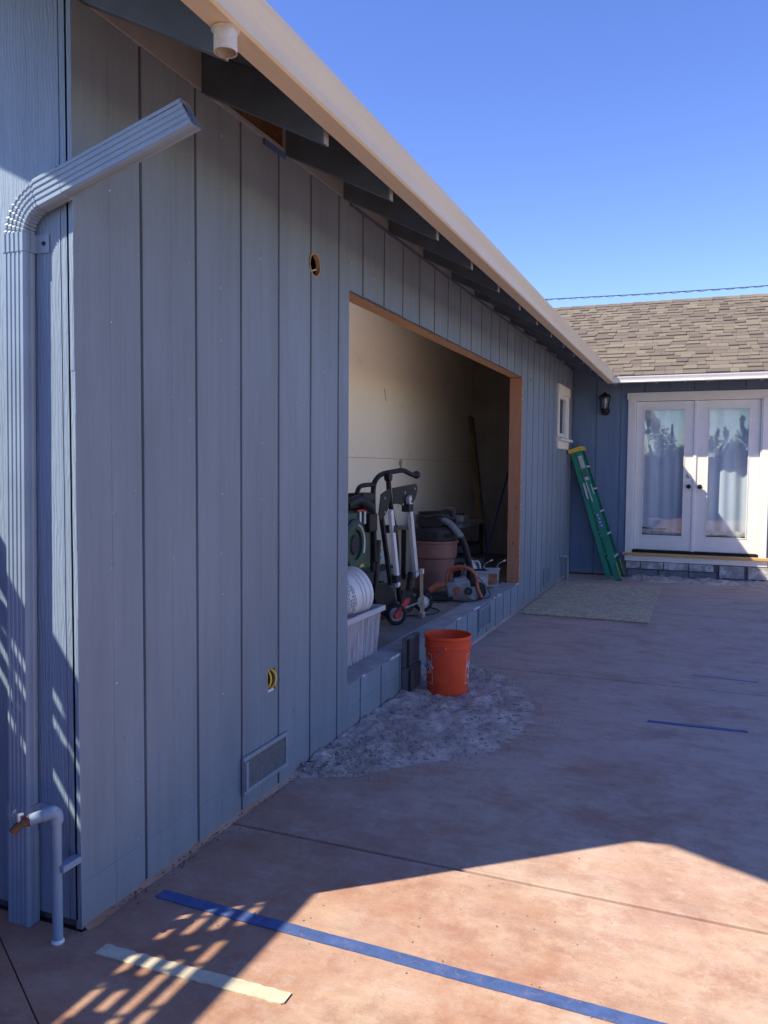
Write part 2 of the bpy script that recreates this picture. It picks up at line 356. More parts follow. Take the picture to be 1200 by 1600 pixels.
def m_glass(name, tint=(0.9, 0.95, 0.95), refl=1.0):
    m = bpy.data.materials.new(name); m.use_nodes = True
    n = m.node_tree.nodes; l = m.node_tree.links; n.clear()
    o = N(n, 'ShaderNodeOutputMaterial'); mx = N(n, 'ShaderNodeMixShader'); tr = N(n, 'ShaderNodeBsdfTransparent'); gl = N(n, 'ShaderNodeBsdfGlossy')
    fr = N(n, 'ShaderNodeFresnel'); gb_ = N(n, 'ShaderNodeNewGeometry'); ir = N(n, 'ShaderNodeMath', operation='MULTIPLY_ADD')
    l.new(gb_.outputs['Backfacing'], ir.inputs[0]); ir.inputs[1].default_value = 1/1.5-1.5; ir.inputs[2].default_value = 1.5; l.new(ir.outputs[0], fr.inputs['IOR'])
    mul = N(n, 'ShaderNodeMath', operation='MULTIPLY'); l.new(fr.outputs[0], mul.inputs[0]); mul.inputs[1].default_value = refl
    mul.use_clamp = True
    tr.inputs[0].default_value = (*tint, 1); gl.inputs['Roughness'].default_value = 0.0
    t = tex(n, l, coords(n, l), 2.2, 2, 0.5)
    b = N(n, 'ShaderNodeBump'); b.inputs['Strength'].default_value = 0.06; b.inputs['Distance'].default_value = 0.02; l.new(t, b.inputs['Height']); l.new(b.outputs[0], gl.inputs['Normal'])
    l.new(mul.outputs[0], mx.inputs[0]); l.new(tr.outputs[0], mx.inputs[1]); l.new(gl.outputs[0], mx.inputs[2]); l.new(mx.outputs[0], o.inputs[0])
    return m
MT['glass'] = m_glass('coated_door_glass', (0.90, 0.94, 0.97), 2.1)
MT['added_skyglass'] = m_glass('added_skylight_glass', (0.97, 0.98, 0.98), 1.0)  # pane of the made-up roof opening
MT['lampglass'] = m_glass('seeded_lamp_glass', (0.75, 0.78, 0.8), 2.0)

def m_clear():
    m, n, l, p = nodes('clear_tote_plastic')
    p.inputs['Base Color'].default_value = (0.72, 0.68, 0.74, 1); p.inputs['Roughness'].default_value = 0.28
    t = tex(n, l, coords(n, l, (30, 30, 2)), 1.6, 5, 0.6)
    a = ramp(n, l, t, [(0.40, 0.14), (0.62, 0.50)]); l.new(a, p.inputs['Alpha'])
    return m
MT['clear'] = m_clear()
MT['clearrim'] = simple('frosted_rim_plastic', (0.55, 0.52, 0.57), 0.35, var=0.05, bmp=0.02)

def m_leaf(name, a, b):
    m, n, l, p = nodes(name)
    g = N(n, 'ShaderNodeNewGeometry')
    c = ramp(n, l, g.outputs['Random Per Island'], [(0, a), (1, b)])
    l.new(c, p.inputs['Base Color']); p.inputs['Roughness'].default_value = 0.6
    return m
MT['leaf'] = m_leaf('leaf_green', (0.035, 0.065, 0.02), (0.09, 0.13, 0.045))

# ------------------------------------------------------------------ mesh tools
class MB:
    def __init__(s): s.v = []; s.f = []; s.mi = []; s.cur = 0
    def add(s, vs_, fs):
        o = len(s.v); s.v += [tuple(x) for x in vs_]
        for f in fs: s.f.append(tuple(i+o for i in f)); s.mi.append(s.cur)
        return s
    def box(s, x0, x1, y0, y1, z0, z1):
        return s.add([(x0, y0, z0), (x1, y0, z0), (x1, y1, z0), (x0, y1, z0), (x0, y0, z1), (x1, y0, z1), (x1, y1, z1), (x0, y1, z1)],
                     [(0, 3, 2, 1), (4, 5, 6, 7), (0, 1, 5, 4), (1, 2, 6, 5), (2, 3, 7, 6), (3, 0, 4, 7)])
    def beam(s, p0, p1, side, wd, dp):
        p0 = Vector(p0); p1 = Vector(p1); d = (p1-p0).normalized(); sd = Vector(side); sd = (sd-d*sd.dot(d)).normalized(); u = d.cross(sd)
        vs_ = []
        for p_ in (p0, p1):
            for a, b in ((-1, -1), (1, -1), (1, 1), (-1, 1)):
                vs_.append(p_+sd*(a*wd/2)+u*(b*dp/2))
        return s.add(vs_, [(0, 3, 2, 1), (4, 5, 6, 7), (0, 1, 5, 4), (1, 2, 6, 5), (2, 3, 7, 6), (3, 0, 4, 7)])
    def sweep(s, pts, prof, side, closed=True, cap=True):
        """profile (a,b) swept along pts; a along 'side', b along tangent x side"""
        pts = [Vector(p_) for p_ in pts]; rings = []
        sd0 = Vector(side)
        for i, p_ in enumerate(pts):
            t = (pts[min(i+1, len(pts)-1)]-pts[max(i-1, 0)]).normalized()
            sd = (sd0-t*sd0.dot(t)).normalized(); u = t.cross(sd)
            rings.append([p_+sd*a+u*b for a, b in prof])
        k = len(prof); vs_ = [x for r in rings for x in r]; fs = []
        for i in range(len(pts)-1):
            for j in range(k if closed else k-1):
                a = i*k+j; b = i*k+(j+1) % k
                fs.append((a, b, b+k, a+k))
        if cap and closed:
            fs.append(tuple(range(k))[::-1]); fs.append(tuple((len(pts)-1)*k+j for j in range(k)))
        return s.add(vs_, fs)
    def tube(s, pts, r, n=10, cap=True):
        pts = [Vector(p_) for p_ in pts]; rr = r if isinstance(r, (list, tuple)) else [r]*len(pts)
        t0 = (pts[1]-pts[0]).normalized(); sd = Vector((0, 0, 1)) if abs(t0.z) < 0.9 else Vector((1, 0, 0))
        vs_ = []
        for i, p_ in enumerate(pts):
            t = (pts[min(i+1, len(pts)-1)]-pts[max(i-1, 0)]).normalized()
            sd = (sd-t*sd.dot(t)).normalized(); u = t.cross(sd)
            for j in range(n):
                a = 2*pi*j/n; vs_.append(p_+sd*(cos(a)*rr[i])+u*(sin(a)*rr[i]))
        fs = []
        for i in range(len(pts)-1):
            for j in range(n):
                a = i*n+j; b = i*n+(j+1) % n; fs.append((a, b, b+n, a+n))
        if cap: fs.append(tuple(range(n))[::-1]); fs.append(tuple((len(pts)-1)*n+j for j in range(n)))
        return s.add(vs_, fs)
    def lathe(s, prof, c=(0, 0, 0), n=32, axis=(0, 0, 1), caps=False, sx=1, sy=1):
        ax = Vector(axis).normalized(); sd = Vector((1, 0, 0)) if abs(ax.x) < 0.9 else Vector((0, 1, 0))
        sd = (sd-ax*sd.dot(ax)).normalized(); u = ax.cross(sd); c = Vector(c); vs_ = []
        for r, z in prof:
            for j in range(n):
                a = 2*pi*j/n; vs_.append(c+ax*z+sd*(cos(a)*r*sx)+u*(sin(a)*r*sy))
        fs = []
        for i in range(len(prof)-1):
            for j in range(n):
                a = i*n+j; b = i*n+(j+1) % n; fs.append((a, b, b+n, a+n))
        if caps:
            fs.append(tuple(range(n))[::-1]); fs.append(tuple((len(prof)-1)*n+j for j in range(n)))
        return s.add(vs_, fs)
    def prism(s, poly, z0, z1):
        k = len(poly); vs_ = [(x, y, z0) for x, y in poly]+[(x, y, z1) for x, y in poly]
        fs = [tuple(range(k))[::-1], tuple(range(k, 2*k))]+[(i, (i+1) % k, (i+1) % k+k, i+k) for i in range(k)]
        return s.add(vs_, fs)
    def prism3(s, tri, off):
        k = len(tri); off = Vector(off); vs_ = [Vector(t) for t in tri]+[Vector(t)+off for t in tri]
        fs = [tuple(range(k))[::-1], tuple(range(k, 2*k))]+[(i, (i+1) % k, (i+1) % k+k, i+k) for i in range(k)]
        return s.add(vs_, fs)
    def build(s, name, mat, parent=None, bevel=0, smooth=False, at=None, mats=None):
        me = bpy.data.meshes.new(name)
        off = Vector((0, 0, 0))
        if parent is not None: off = org(parent)
        if at is not None: off = Vector(at)
        me.from_pydata([tuple(Vector(v)-off) for v in s.v], [], s.f)
        for m_ in (mats or [mat]): me.materials.append(m_)
        if mats: me.polygons.foreach_set('material_index', s.mi)
        me.validate(); fixn(me)
        if smooth:
            me.shade_smooth(); me.set_sharp_from_angle(angle=radians(smooth if smooth is not True else 40))
        o = bpy.data.objects.new(name, me); COL.objects.link(o)
        if parent is not None:
            o.parent = parent
            if at is not None: o.location = Vector(at)-org(parent)
        elif at is not None: o.location = at
        if bevel:
            b = o.modifiers.new('bevel', 'BEVEL'); b.width = bevel; b.segments = 2; b.limit_method = 'ANGLE'; b.angle_limit = radians(35)
        return o

import bmesh
def fixn(me):
    b = bmesh.new(); b.from_mesh(me); bmesh.ops.recalc_face_normals(b, faces=b.faces); b.to_mesh(me); b.free()

def org(o):
    p_ = Vector(o.location)
    while o.parent is not None: o = o.parent; p_ = p_+Vector(o.location)
    return p_

def thing(name, label, cat, loc=(0, 0, 0), group=None):
    o = bpy.data.objects.new(name, None); COL.objects.link(o); o.location = loc; o.empty_display_size = 0.1
    o['label'] = label; o['category'] = cat
    if group: o['group'] = group
    return o
def tag(o, label, cat, group=None):
    o['label'] = label; o['category'] = cat
    if group: o['group'] = group
    return o
def struct(o): o['kind'] = 'structure'; return o
def stuff(o): o['kind'] = 'stuff'; return o
def arc(c, r, a0, a1, n, ax1, ax2):
    c = Vector(c); ax1 = Vector(ax1); ax2 = Vector(ax2)
    return [c+ax1*(r*cos(radians(a0+(a1-a0)*i/n)))+ax2*(r*sin(radians(a0+(a1-a0)*i/n))) for i in range(n+1)]
def smoothpath(pts, n=6):
    pts = [Vector(p_) for p_ in pts]; out = []
    for i in range(len(pts)-1):
        p0 = pts[max(i-1, 0)]; p1 = pts[i]; p2 = pts[i+1]; p3 = pts[min(i+2, len(pts)-1)]
        for j in range(n):
            t = j/n
            out.append(0.5*((2*p1)+(p2-p0)*t+(2*p0-5*p1+4*p2-p3)*t*t+(3*p1-p0-3*p2+p3)*t**3))
    out.append(pts[-1]); return out

# ------------------------------------------------------------------ numbers of the place
YF = 0.03            # front (gable) wall plane
L = 9.392            # far wall plane
G0, GS = 0.3426, 0.3048
OY0, OY1, OZ0, OZ1 = 1.99, 6.17, 0.28, 2.375    # big opening
FL = 0.275           # inside floor
def S(x): return 2.975-0.5*x          # underside of roof boards, long wing
EX = 0.51; EY = 8.93
def FS(y): return 2.650+0.5*(y-EY)    # underside of roof boards, far house
XR = -2.25
YR = 11.95

# ================================================================== GROUND
g = MB(); g.box(-60, 60, -60, 90, -0.5, -0.06); struct(g.build('ground', MT['ground']))
patio = struct(MB().box(-7, 9, -9, 9.36, -0.055, -0.014).build('patio', MT['joint']))
def slab(poly):
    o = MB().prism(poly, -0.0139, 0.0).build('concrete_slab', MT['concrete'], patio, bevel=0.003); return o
jw = 0.009
xr, xl = 9.0, 0.012
def lineY(x): return -0.092-0.60*(x+0.206)
A = [(-0.40, lineY(-0.40)+.002), (6.0, lineY(6.0)+.002), (9, lineY(9)+.002), (9, 0.855-jw), (0.004, 0.855-jw), (0.004, YF-0.004), (-0.40, YF-0.004)]
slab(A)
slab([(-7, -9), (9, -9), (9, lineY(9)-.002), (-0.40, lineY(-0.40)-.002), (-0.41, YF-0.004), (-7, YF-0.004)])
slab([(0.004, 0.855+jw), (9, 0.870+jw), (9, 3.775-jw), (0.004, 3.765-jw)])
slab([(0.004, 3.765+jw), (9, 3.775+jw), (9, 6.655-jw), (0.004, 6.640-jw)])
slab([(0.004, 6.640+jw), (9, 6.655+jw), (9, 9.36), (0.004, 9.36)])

# cement smear where the wall meets the slab
for ya, yb in ((YF+.01, 1.42), (3.74, 9.3)):
    mb = MB(); n_ = int((yb-ya)/.02)
    for i in range(n_+1):
        y = ya+(yb-ya)*i/n_; w_ = .012+.010*noise.noise(Vector((y*5, 1, 0)))+.008*noise.noise(Vector((y*31, 1, 0))); h_ = .010+.006*noise.noise(Vector((y*7, 4, 0)))
        mb.v += [(-.004, y, h_+.004), (.004, y, h_), (.004+w_*.5, y, h_*.45), (.006+w_, y, .0006)]
    for i in range(n_):
        for j in range(3):
            a = i*4+j; mb.f.append((a, a+4, a+5, a+1)); mb.mi.append(0)
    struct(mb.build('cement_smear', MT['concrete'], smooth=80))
# dug patch with dry cement dirt
bp = [(0.02, 1.36), (0.14, 1.43), (0.274, 1.50), (0.454, 1.72), (0.66, 1.92), (0.80, 2.14), (0.86, 2.40), (0.865, 2.62), (0.83, 2.86), (0.70, 3.24), (0.52, 3.52), (0.36, 3.66), (0.2, 3.745), (0.02, 3.76)]
ys = [p_[1] for p_ in bp]; xs = [p_[0] for p_ in bp]
mb = MB(); NY, NX = 190, 70
for i in range(NY+1):
    y = 1.36+(3.76-1.36)*i/NY
    xm = float(np.interp(y, ys, xs)); xm += 0.035*noise.noise(Vector((y*7, 3, 1)))+0.04*noise.noise(Vector((y*31, 3, 1)))
    for j in range(NX+1):
        s_ = j/NX; x = 0.003+max(0.01, xm)*s_
        h = 0.020+0.026*noise.fractal(Vector((x*7, y*7, 2)), 1.0, 2.0, 5)+0.013*noise.fractal(Vector((x*20, y*20, 5)), 0.7, 2.0, 5)
        h += 0.03*math.exp(-((x-0.0)**2)/0.02)*(0.4+0.6*noise.noise(Vector((y*3, 0, 0))))+0.018*math.exp(-((x-.35)**2+(y-2.3)**2)/.15)
        e = min(1, (1-s_)*xm/0.16)*min(1, (y-1.36)/0.08)*min(1, (3.76-y)/0.05+0.15)
        h = max(0.003, h*0.85)*max(e, 0)**1.3+0.001
        mb.v.append((x, y, h))
for i in range(NY):
    for j in range(NX):
        a = i*(NX+1)+j; mb.f.append((a, a+1, a+NX+2, a+NX+1)); mb.mi.append(0)
struct(mb.build('dirt_patch', MT['dirt'], smooth=80))
mb = MB()
def clod(mb, x, y, z, r):
    vs_ = []; a0 = random.random()*6
    for k, (rr, zz) in enumerate(((0.6, -0.5), (1.0, 0.0), (0.55, 0.6))):
        for j in range(5):
            a = a0+2*pi*j/5+k*0.5; q = r*rr*random.uniform(0.7, 1.25)
            vs_.append((x+q*cos(a), y+q*sin(a), z+r*zz*random.uniform(.6, 1)))
    fs = [(0, 1, 2, 3, 4)[::-1], (10, 11, 12, 13, 14)]
    for k in range(2):
        for j in range(5):
            a = k*5+j; b = k*5+(j+1) % 5; fs.append((a, b, b+5, a+5))
    mb.add(vs_, fs)
for i in range(1500):
    y = random.uniform(1.42, 3.72); xm = float(np.interp(y, ys, xs)); x = random.random()**1.1*xm
    clod(mb, x, y, (0.016+random.random()*0.02)*min(1, (xm-x)/.16), random.choice([0.002, 0.003, 0.003, 0.004, 0.005, 0.007, 0.010]))
for i in range(900):
    q_ = random.random(); y = random.uniform(0.2, 5) if q_ < .4 else random.uniform(1.3, 3.9); x = random.uniform(0.02, 1.6) if q_ < .4 else min(1.5, float(np.interp(y, ys, xs))+abs(random.gauss(0, .09))); clod(mb, x, y, 0.002, random.uniform(0.0015, 0.004))
stuff(mb.build('dirt_clods', simple('dark_clod_earth', (0.36, 0.280, 0.245), 0.95, var=0.5, scale=60)))
mb = MB()
for i in range(60):
    y = random.uniform(1.45, 3.0); xm = float(np.interp(y, ys, xs)); x = random.random()**1.6*xm; a = random.random()*pi; ln = random.uniform(.01, .05)
    z = 0.03
    mb.tube([(x, y, z), (x+cos(a)*ln, y+sin(a)*ln, z+random.uniform(-.004, .008))], 0.0018, 4)
stuff(mb.build('twigs', MT['twigs']))

# sand along the far threshold
mb = MB(); NX, NY = 170, 26
for i in range(NX+1):
    x = 0.80+2.1*i/NX; y0 = 8.93+0.10*noise.noise(Vector((x*3, 7, 0)))+0.05*noise.noise(Vector((x*9, 2, 0)))+(0.12 if x < 1.0 else 0)+0.15*max(0, x-1.7)
    for j in range(NY+1):
        t = j/NY; y = y0+(9.375-y0)*t
        h = 0.030+0.03*noise.fractal(Vector((x*9, y*9, 4)), 1, 2, 5)
        h = max(0.003, h)*min(1, t*5)*min(1, (x-.8)/.1)+0.001
        mb.v.append((x, y, h))
for i in range(NX):
    for j in range(NY):
        a = i*(NY+1)+j; mb.f.append((a, a+NY+1, a+NY+2, a+1)); mb.mi.append(0)
struct(mb.build('sand_strip', MT['dirt'], smooth=80))

# tapes on the slab
def tape(name, x0, x1, y0, y1, wd, mat, label, cat, jag=0.004, z=0.0045, n=90):
    mb = MB()
    for i in range(n+1):
        t = i/n; x = x0+(x1-x0)*t; y = y0+(y1-y0)*t+0.003*noise.noise(Vector((x*4, 0, 0)))
        ja = jag*noise.noise(Vector((x*40, 1, 0))); jb = jag*noise.noise(Vector((x*40, 9, 0)))
        if i in (0, n): ja += random.uniform(0, .01); jb -= random.uniform(0, .01)
        zz = z+0.0006*noise.noise(Vector((x*30, 4, 0)))
        sk = 0.012*(1 if i == 0 else 0)
        mb.v += [(x-sk, y-wd/2+ja, 0.0006), (x, y-wd/2+ja, zz), (x, y+wd/2+jb, zz), (x+sk, y+wd/2+jb, 0.0006)]
    for i in range(n):
        for j in range(3):
            a = i*4+j; mb.f.append((a, a+4, a+5, a+1)); mb.mi.append(0)
    return tag(mb.build(name, mat), label, cat)
tape('masking_tape', 0.086, 1.80, 0.300, 0.270, 0.050, MT['bluetape'], 'long blue masking tape strip across the near slab, partly in sun', 'tape', 0.002)
tape('masking_tape', 1.482, 2.008, 2.916, 2.939, 0.032, MT['bluetape'], 'short blue tape strip on the shaded slab right of the orange bucket', 'tape', 0.003)
tape('masking_tape', 1.70, 2.12, 4.13, 4.10, 0.022, MT['fadedtape'], 'faint faded blue tape mark on the far shaded slab', 'tape', 0.006)
tape('tape_strip', 0.120, 0.745, -0.022, -0.002, 0.050, MT['whitetape'], 'torn cream tape strip on the near slab beside the house corner', 'tape', 0.005)

# ================================================================== LONG WING
wing = thing('house_wing', 'long blue grooved-siding wing with a large unfinished window opening', 'house', (0, YF, 0))
OPEN = dict(y0=OY0, y1=OY1, z0=OZ0, z1=OZ1)
cutters = []     # (kind, params)
HOLE = (1.600, 2.411, 0.055); OUT = (1.158, 1.224, 0.455, 0.556); WIN = (8.27, 8.90, 1.86, 2.40)
SMALLH = (6.545, 2.39, 0.022)
def cutobj(kind):
    mb = MB()
    if kind == 'hole': mb.lathe([(HOLE[2], -0.05), (HOLE[2], 0.05)], (0, HOLE[0], HOLE[1]), 40, (1, 0, 0), True)
    if kind == 'small': mb.lathe([(SMALLH[2], -0.05), (SMALLH[2], 0.05)], (0, SMALLH[0], SMALLH[1]), 20, (1, 0, 0), True)
    if kind == 'out': mb.box(-0.06, 0.05, OUT[0], OUT[1], OUT[2], OUT[3])
    if kind == 'win': mb.box(-0.3, 0.05, *WIN[:2], *WIN[2:])
    o = mb.build('cutter', MT['cavity']); return o
CUT = {k: cutobj(k) for k in ('hole', 'small', 'out', 'win')}
def boolcut(o, kinds):
    for k in kinds:
        m_ = o.modifiers.new('cut', 'BOOLEAN'); m_.object = CUT[k]; m_.operation = 'DIFFERENCE'; m_.solver = 'EXACT'
    bpy.context.view_layer.update()
    dg = bpy.context.evaluated_depsgraph_get(); me = bpy.data.meshes.new_from_object(o.evaluated_get(dg))
    o.modifiers.clear(); o.data = me
def kinds_for(y0, y1, z0, z1):
    r = []
    def ov(a0, a1, b0, b1): return a0 < y1 and a1 > y0 and b0 < z1 and b1 > z0
    if ov(HOLE[0]-.06, HOLE[0]+.06, HOLE[1]-.06, HOLE[1]+.06): r.append('hole')
    if ov(SMALLH[0]-.03, SMALLH[0]+.03, SMALLH[1]-.03, SMALLH[1]+.03): r.append('small')
    if ov(*OUT): r.append('out')
    if ov(*WIN): r.append('win')
    return r
def board(y0, y1, z0, z1, g0=True, g1=True, full=(None, None)):
    """one siding board between two grooves; y0,y1 = visible extent"""
    ya, yb = full if full[0] is not None else (y0, y1)
    a = y0+(0.0045 if g0 else 0); b = y1-(0.0045 if g1 else 0); mid = (ya+yb)/2
    pr = [(a, -0.0125), (a, -0.0012), (a+0.0012, 0.0)]
    if a < mid-0.01 < b and a < mid+.01 < b: pr += [(mid-0.0014, 0.0), (mid, -0.0016), (mid+0.0014, 0.0)]
    lip = yb-0.036
    if g1 and a < lip-0.004: pr += [(lip-0.002, 0.0), (lip, -0.0042), (b-0.001, -0.0042)]
    else: pr += [(b-0.0012, 0.0)]
    pr += [(b, -0.0055), (b, -0.0125)]
    wob = 0.0
    mb = MB(); k = len(pr)
    mb.add([(x, y, z0) for y, x in pr]+[(x, y, z1) for y, x in pr],
           [tuple(range(k)), tuple(range(k, 2*k))[::-1]]+[(i, (i+1) % k, (i+1) % k+k, i+k) for i in range(k)])
    o = mb.build('siding_board', MT['blue'], wing)
    ks = kinds_for(y0, y1, z0, z1)
    if ks: boolcut(o, ks)
    return o
edges = [YF+0.002]+[G0+GS*k for k in range(30)]+[L-0.003]
ZT = 2.825
for i in range(len(edges)-1):
    a, b = edges[i], edges[i+1]
    if b-a < 0.02: continue
    g0_ = i > 0; g1_ = i < len(edges)-2
    if b <= OY0 or a >= OY1:
        board(a, b, 0.004, 0.1497, g0_, g1_); board(a, b, 0.1505, ZT, g0_, g1_)
    else:
        if a < OY0: board(a, OY0, 0.004, ZT, g0_, False, (a, b+9)); a2 = OY0
        else: a2 = a
        b2 = min(b, OY1)
        gg0 = a2 > OY0+0.001; gg1 = b2 < OY1-0.001
        zt = OZ0-0.003+0.002*noise.noise(Vector((a, 0, 0)))
        board(a2, b2, 0.1508, zt, gg0, gg1, (a, b)); board(a2, b2, 0.004, 0.1495, gg0, gg1, (a, b))
        board(a2, b2, OZ1+0.001+0.003*random.random(), ZT, gg0, gg1, (a, b))
        if b > OY1: board(OY1, b, 0.004, ZT, False, g1_, (a-9, b))
# backing sheet, studs' cavity closed by inner lining
def back(y0, y1, z0, z1):
    o = MB().box(-0.022, -0.0126, y0, y1, z0, z1).build('sheathing', MT['blue'], wing)
    ks = kinds_for(y0, y1, z0, z1)
    if ks: boolcut(o, ks)
back(YF+0.001, OY0, 0.004, ZT); back(OY1, L, 0.004, ZT); back(OY0, OY1, 0.004, OZ0-0.004); back(OY0, OY1, OZ1+0.001, ZT)
li = MB(); li.box(-0.125, -0.112, YF+.12, OY0-.001, FL, 3.3); li.box(-0.125, -0.112, OY1+.04, 8.2, FL, 3.3); li.box(-0.125, -0.112, OY0, OY1, OZ1+.09, 3.3)
li.build('inner_lining', MT['cream'], wing)
MB().box(-0.11, -0.023, OY0-.04, OY0-.001, OZ0, OZ1).build('jamb', MT['wood_jamb'], wing)
MB().box(-0.125, 0.001, OY1-0.006, OY1+.038, OZ0, OZ1-.001).build('jamb', MT['wood_jamb'], wing, bevel=0.002)
MB().box(-0.125, -0.0227, OY0-.04, OY1+.04, OZ1+.0005, OZ1+.09).build('header', MT['wood_head'], wing, bevel=0.002)
# ragged siding edge over the header
mb = MB()
for i in range(140):
    y = OY0+(OY1-OY0)*i/140; d_ = 0.004+0.006*max(0, noise.noise(Vector((y*9, 2, 0))))
    mb.box(-0.011, -0.0005, y, y+0.026, OZ1-d_, OZ1+0.0012)
mb.build('frayed_edge', MT['blue_dark'], wing)
# sill plate
mb = MB(); mb.box(-0.17, -0.0128, OY0, OY1, 0.20, OZ0); mb.box(-0.0127, -0.0002, OY0, OY1, OZ0-.002, OZ0-.0002); mb.build('sill_plate', MT['sillplate'], wing, bevel=0.006)
mb = MB()
for (a, b) in ((2.62, 2.78), (2.84, 2.9), (4.02, 4.12), (4.50, 4.66), (5.16, 5.20), (5.30, 5.40), (6.04, 6.16), (3.4, 3.44), (2.2, 2.23)):
    n_ = max(2, int((b-a)/0.015))
    for k in range(n_):
        y = a+(b-a)*k/n_; mb.box(-0.006-random.random()*.01, 0.002, y, y+(b-a)/n_*1.05, OZ0-0.006*random.random()-.002, OZ0+0.002)
mb.build('chipped_edge', MT['chipwhite'], wing)
for y in (6.172,):
    mb = MB()
    for k in range(26):
        z = random.uniform(OZ0, OZ1); mb.box(0.0002, 0.0035, y-.004, y+.002, z, z+random.uniform(.005, .02))
    mb.build('chipped_edge', MT['chipwhite'], wing)

# interior room
room = MB()
room.box(-1.30, -0.17, 0.15, 8.92, 0.15, FL)
struct(room.build('inside_floor', MT['floor']))
part = thing('partition_wall', 'cream drywall partition seen inside through the opening', 'wall', (-1.3, 4, FL))
def panel(y0, y1, z0, z1): MB().box(-1.33, -1.30+0.002*random.random(), y0+.0015, y1-.0015, z0+.0015, z1-.0015).build('drywall_panel', MT['drywall'], part, bevel=0.002)
for a, b in ((0.15, 3.805), (3.805, 6.243), (6.243, 8.92)): panel(a, b, 1.545, 2.765 if a > 9 else 3.55)
for a, b in ((0.15, 2.6), (2.6, 5.04), (5.04, 7.48), (7.48, 8.92)): panel(a, b, FL, 1.545)
MB().box(-1.36, -1.331, 0.10, 8.95, FL, 3.6).build('wall_core', MT['fardark'], part)
ew = thing('end_wall', 'end wall of the room behind the opening, shade put into its colour', 'wall', (-.7, 8.95, FL))
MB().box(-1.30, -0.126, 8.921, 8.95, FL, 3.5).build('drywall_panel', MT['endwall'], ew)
ew2 = thing('inner_front_wall', 'drywall inner face of the gable wall', 'wall', (-.7, 0.13, FL))
MB().box(-1.36, -0.126, 0.10, 0.149, FL, 3.5).build('drywall_panel', MT['drywall'], ew2)
mb = MB()
for (p0, p1, w_) in (((-1.297, 5.66, 2.25), (-1.297, 5.72, 2.13), .012), ((-1.297, 6.16, 1.54), (-1.297, 6.14, 1.44), .05), ((-1.297, 6.12, 1.53), (-1.297, 6.10, 1.48), .03)):
    mb.beam(p0, p1, (0, 1, 0), w_, 0.003)
mb.build('torn_patch', MT['rawwood'], part)

# sloping ceiling added to bounce light, open below the added skylight
cl_ = thing('bounce_ceiling', 'cream sloping ceiling boards added to bounce light into the room behind the opening', 'ceiling', (-.7, 3, 3.1))
for poly_ in ([(-1.30, .15), (-.126, .15), (-.126, 2.2), (-1.30, 2.2)], [(-1.30, 2.2), (-.89, 2.2), (-.89, 4.9), (-1.30, 4.9)], [(-.17, 2.2), (-.126, 2.2), (-.126, 4.9), (-.17, 4.9)], [(-1.30, 4.9), (-.126, 4.9), (-.126, 6.0), (-1.30, 6.0)]):
    mb = MB(); mb.add([(x, y, S(x)-.016) for x, y in poly_]+[(x, y, S(x)-.003) for x, y in poly_], [(0, 1, 2, 3)[::-1], (4, 5, 6, 7)]+[(i, (i+1) % 4, (i+1) % 4+4, i+4) for i in range(4)])
    mb.build('bounce_board', MT['cream'], cl_)
# gable wall (front)
mb = MB(); xg = -4.95
def gable(x0, x1, y0, y1, z0, mb):
    pts = [(x0, S(x0)-0.005) if x0 > XR else (x0, S(XR)-.005-0.5*(XR-x0)), (x1, S(x1)-0.005)]
    poly = [(x0, z0), (x1, z0), (x1, pts[1][1])]
    if x0 < XR < x1: poly.append((XR, S(XR)-.005))
    poly.append((x0, pts[0][1])); k = len(poly)
    mb.add([(x, y0, z) for x, z in poly]+[(x, y1, z) for x, z in poly], [tuple(range(k)), tuple(range(k, 2*k))[::-1]]+[(i, (i+1) % k, (i+1) % k+k, i+k) for i in range(k)])
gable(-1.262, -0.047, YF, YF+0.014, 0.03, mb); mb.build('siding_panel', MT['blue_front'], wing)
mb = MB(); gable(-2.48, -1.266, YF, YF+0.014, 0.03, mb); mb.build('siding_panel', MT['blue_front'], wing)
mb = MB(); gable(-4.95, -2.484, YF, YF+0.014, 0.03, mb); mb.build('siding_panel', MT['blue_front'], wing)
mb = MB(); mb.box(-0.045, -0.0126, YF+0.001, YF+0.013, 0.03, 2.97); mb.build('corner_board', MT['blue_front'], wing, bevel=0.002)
mb = MB()
z = 0.03
while z < 2.8:
    h_ = random.uniform(.1, .3); dx = random.uniform(-.0015, .0015)
    mb.box(-0.0125, 0.0025+dx, YF-0.0015+random.uniform(-.001, .001), YF+0.0018, z, min(z+h_, 2.82)); z += h_
mb.build('corner_edge', MT['blue_front'], wing)
mb = MB(); gable(-4.95, -0.023, YF+0.015, YF+0.07, 0.0, mb); mb.build('wall_core', MT['fardark'], wing)
# far side and back closure of the wing
MB().box(-4.98, -4.95, YF, 9.4, -.02, 2.9).build('back_wall', MT['blue'], wing)

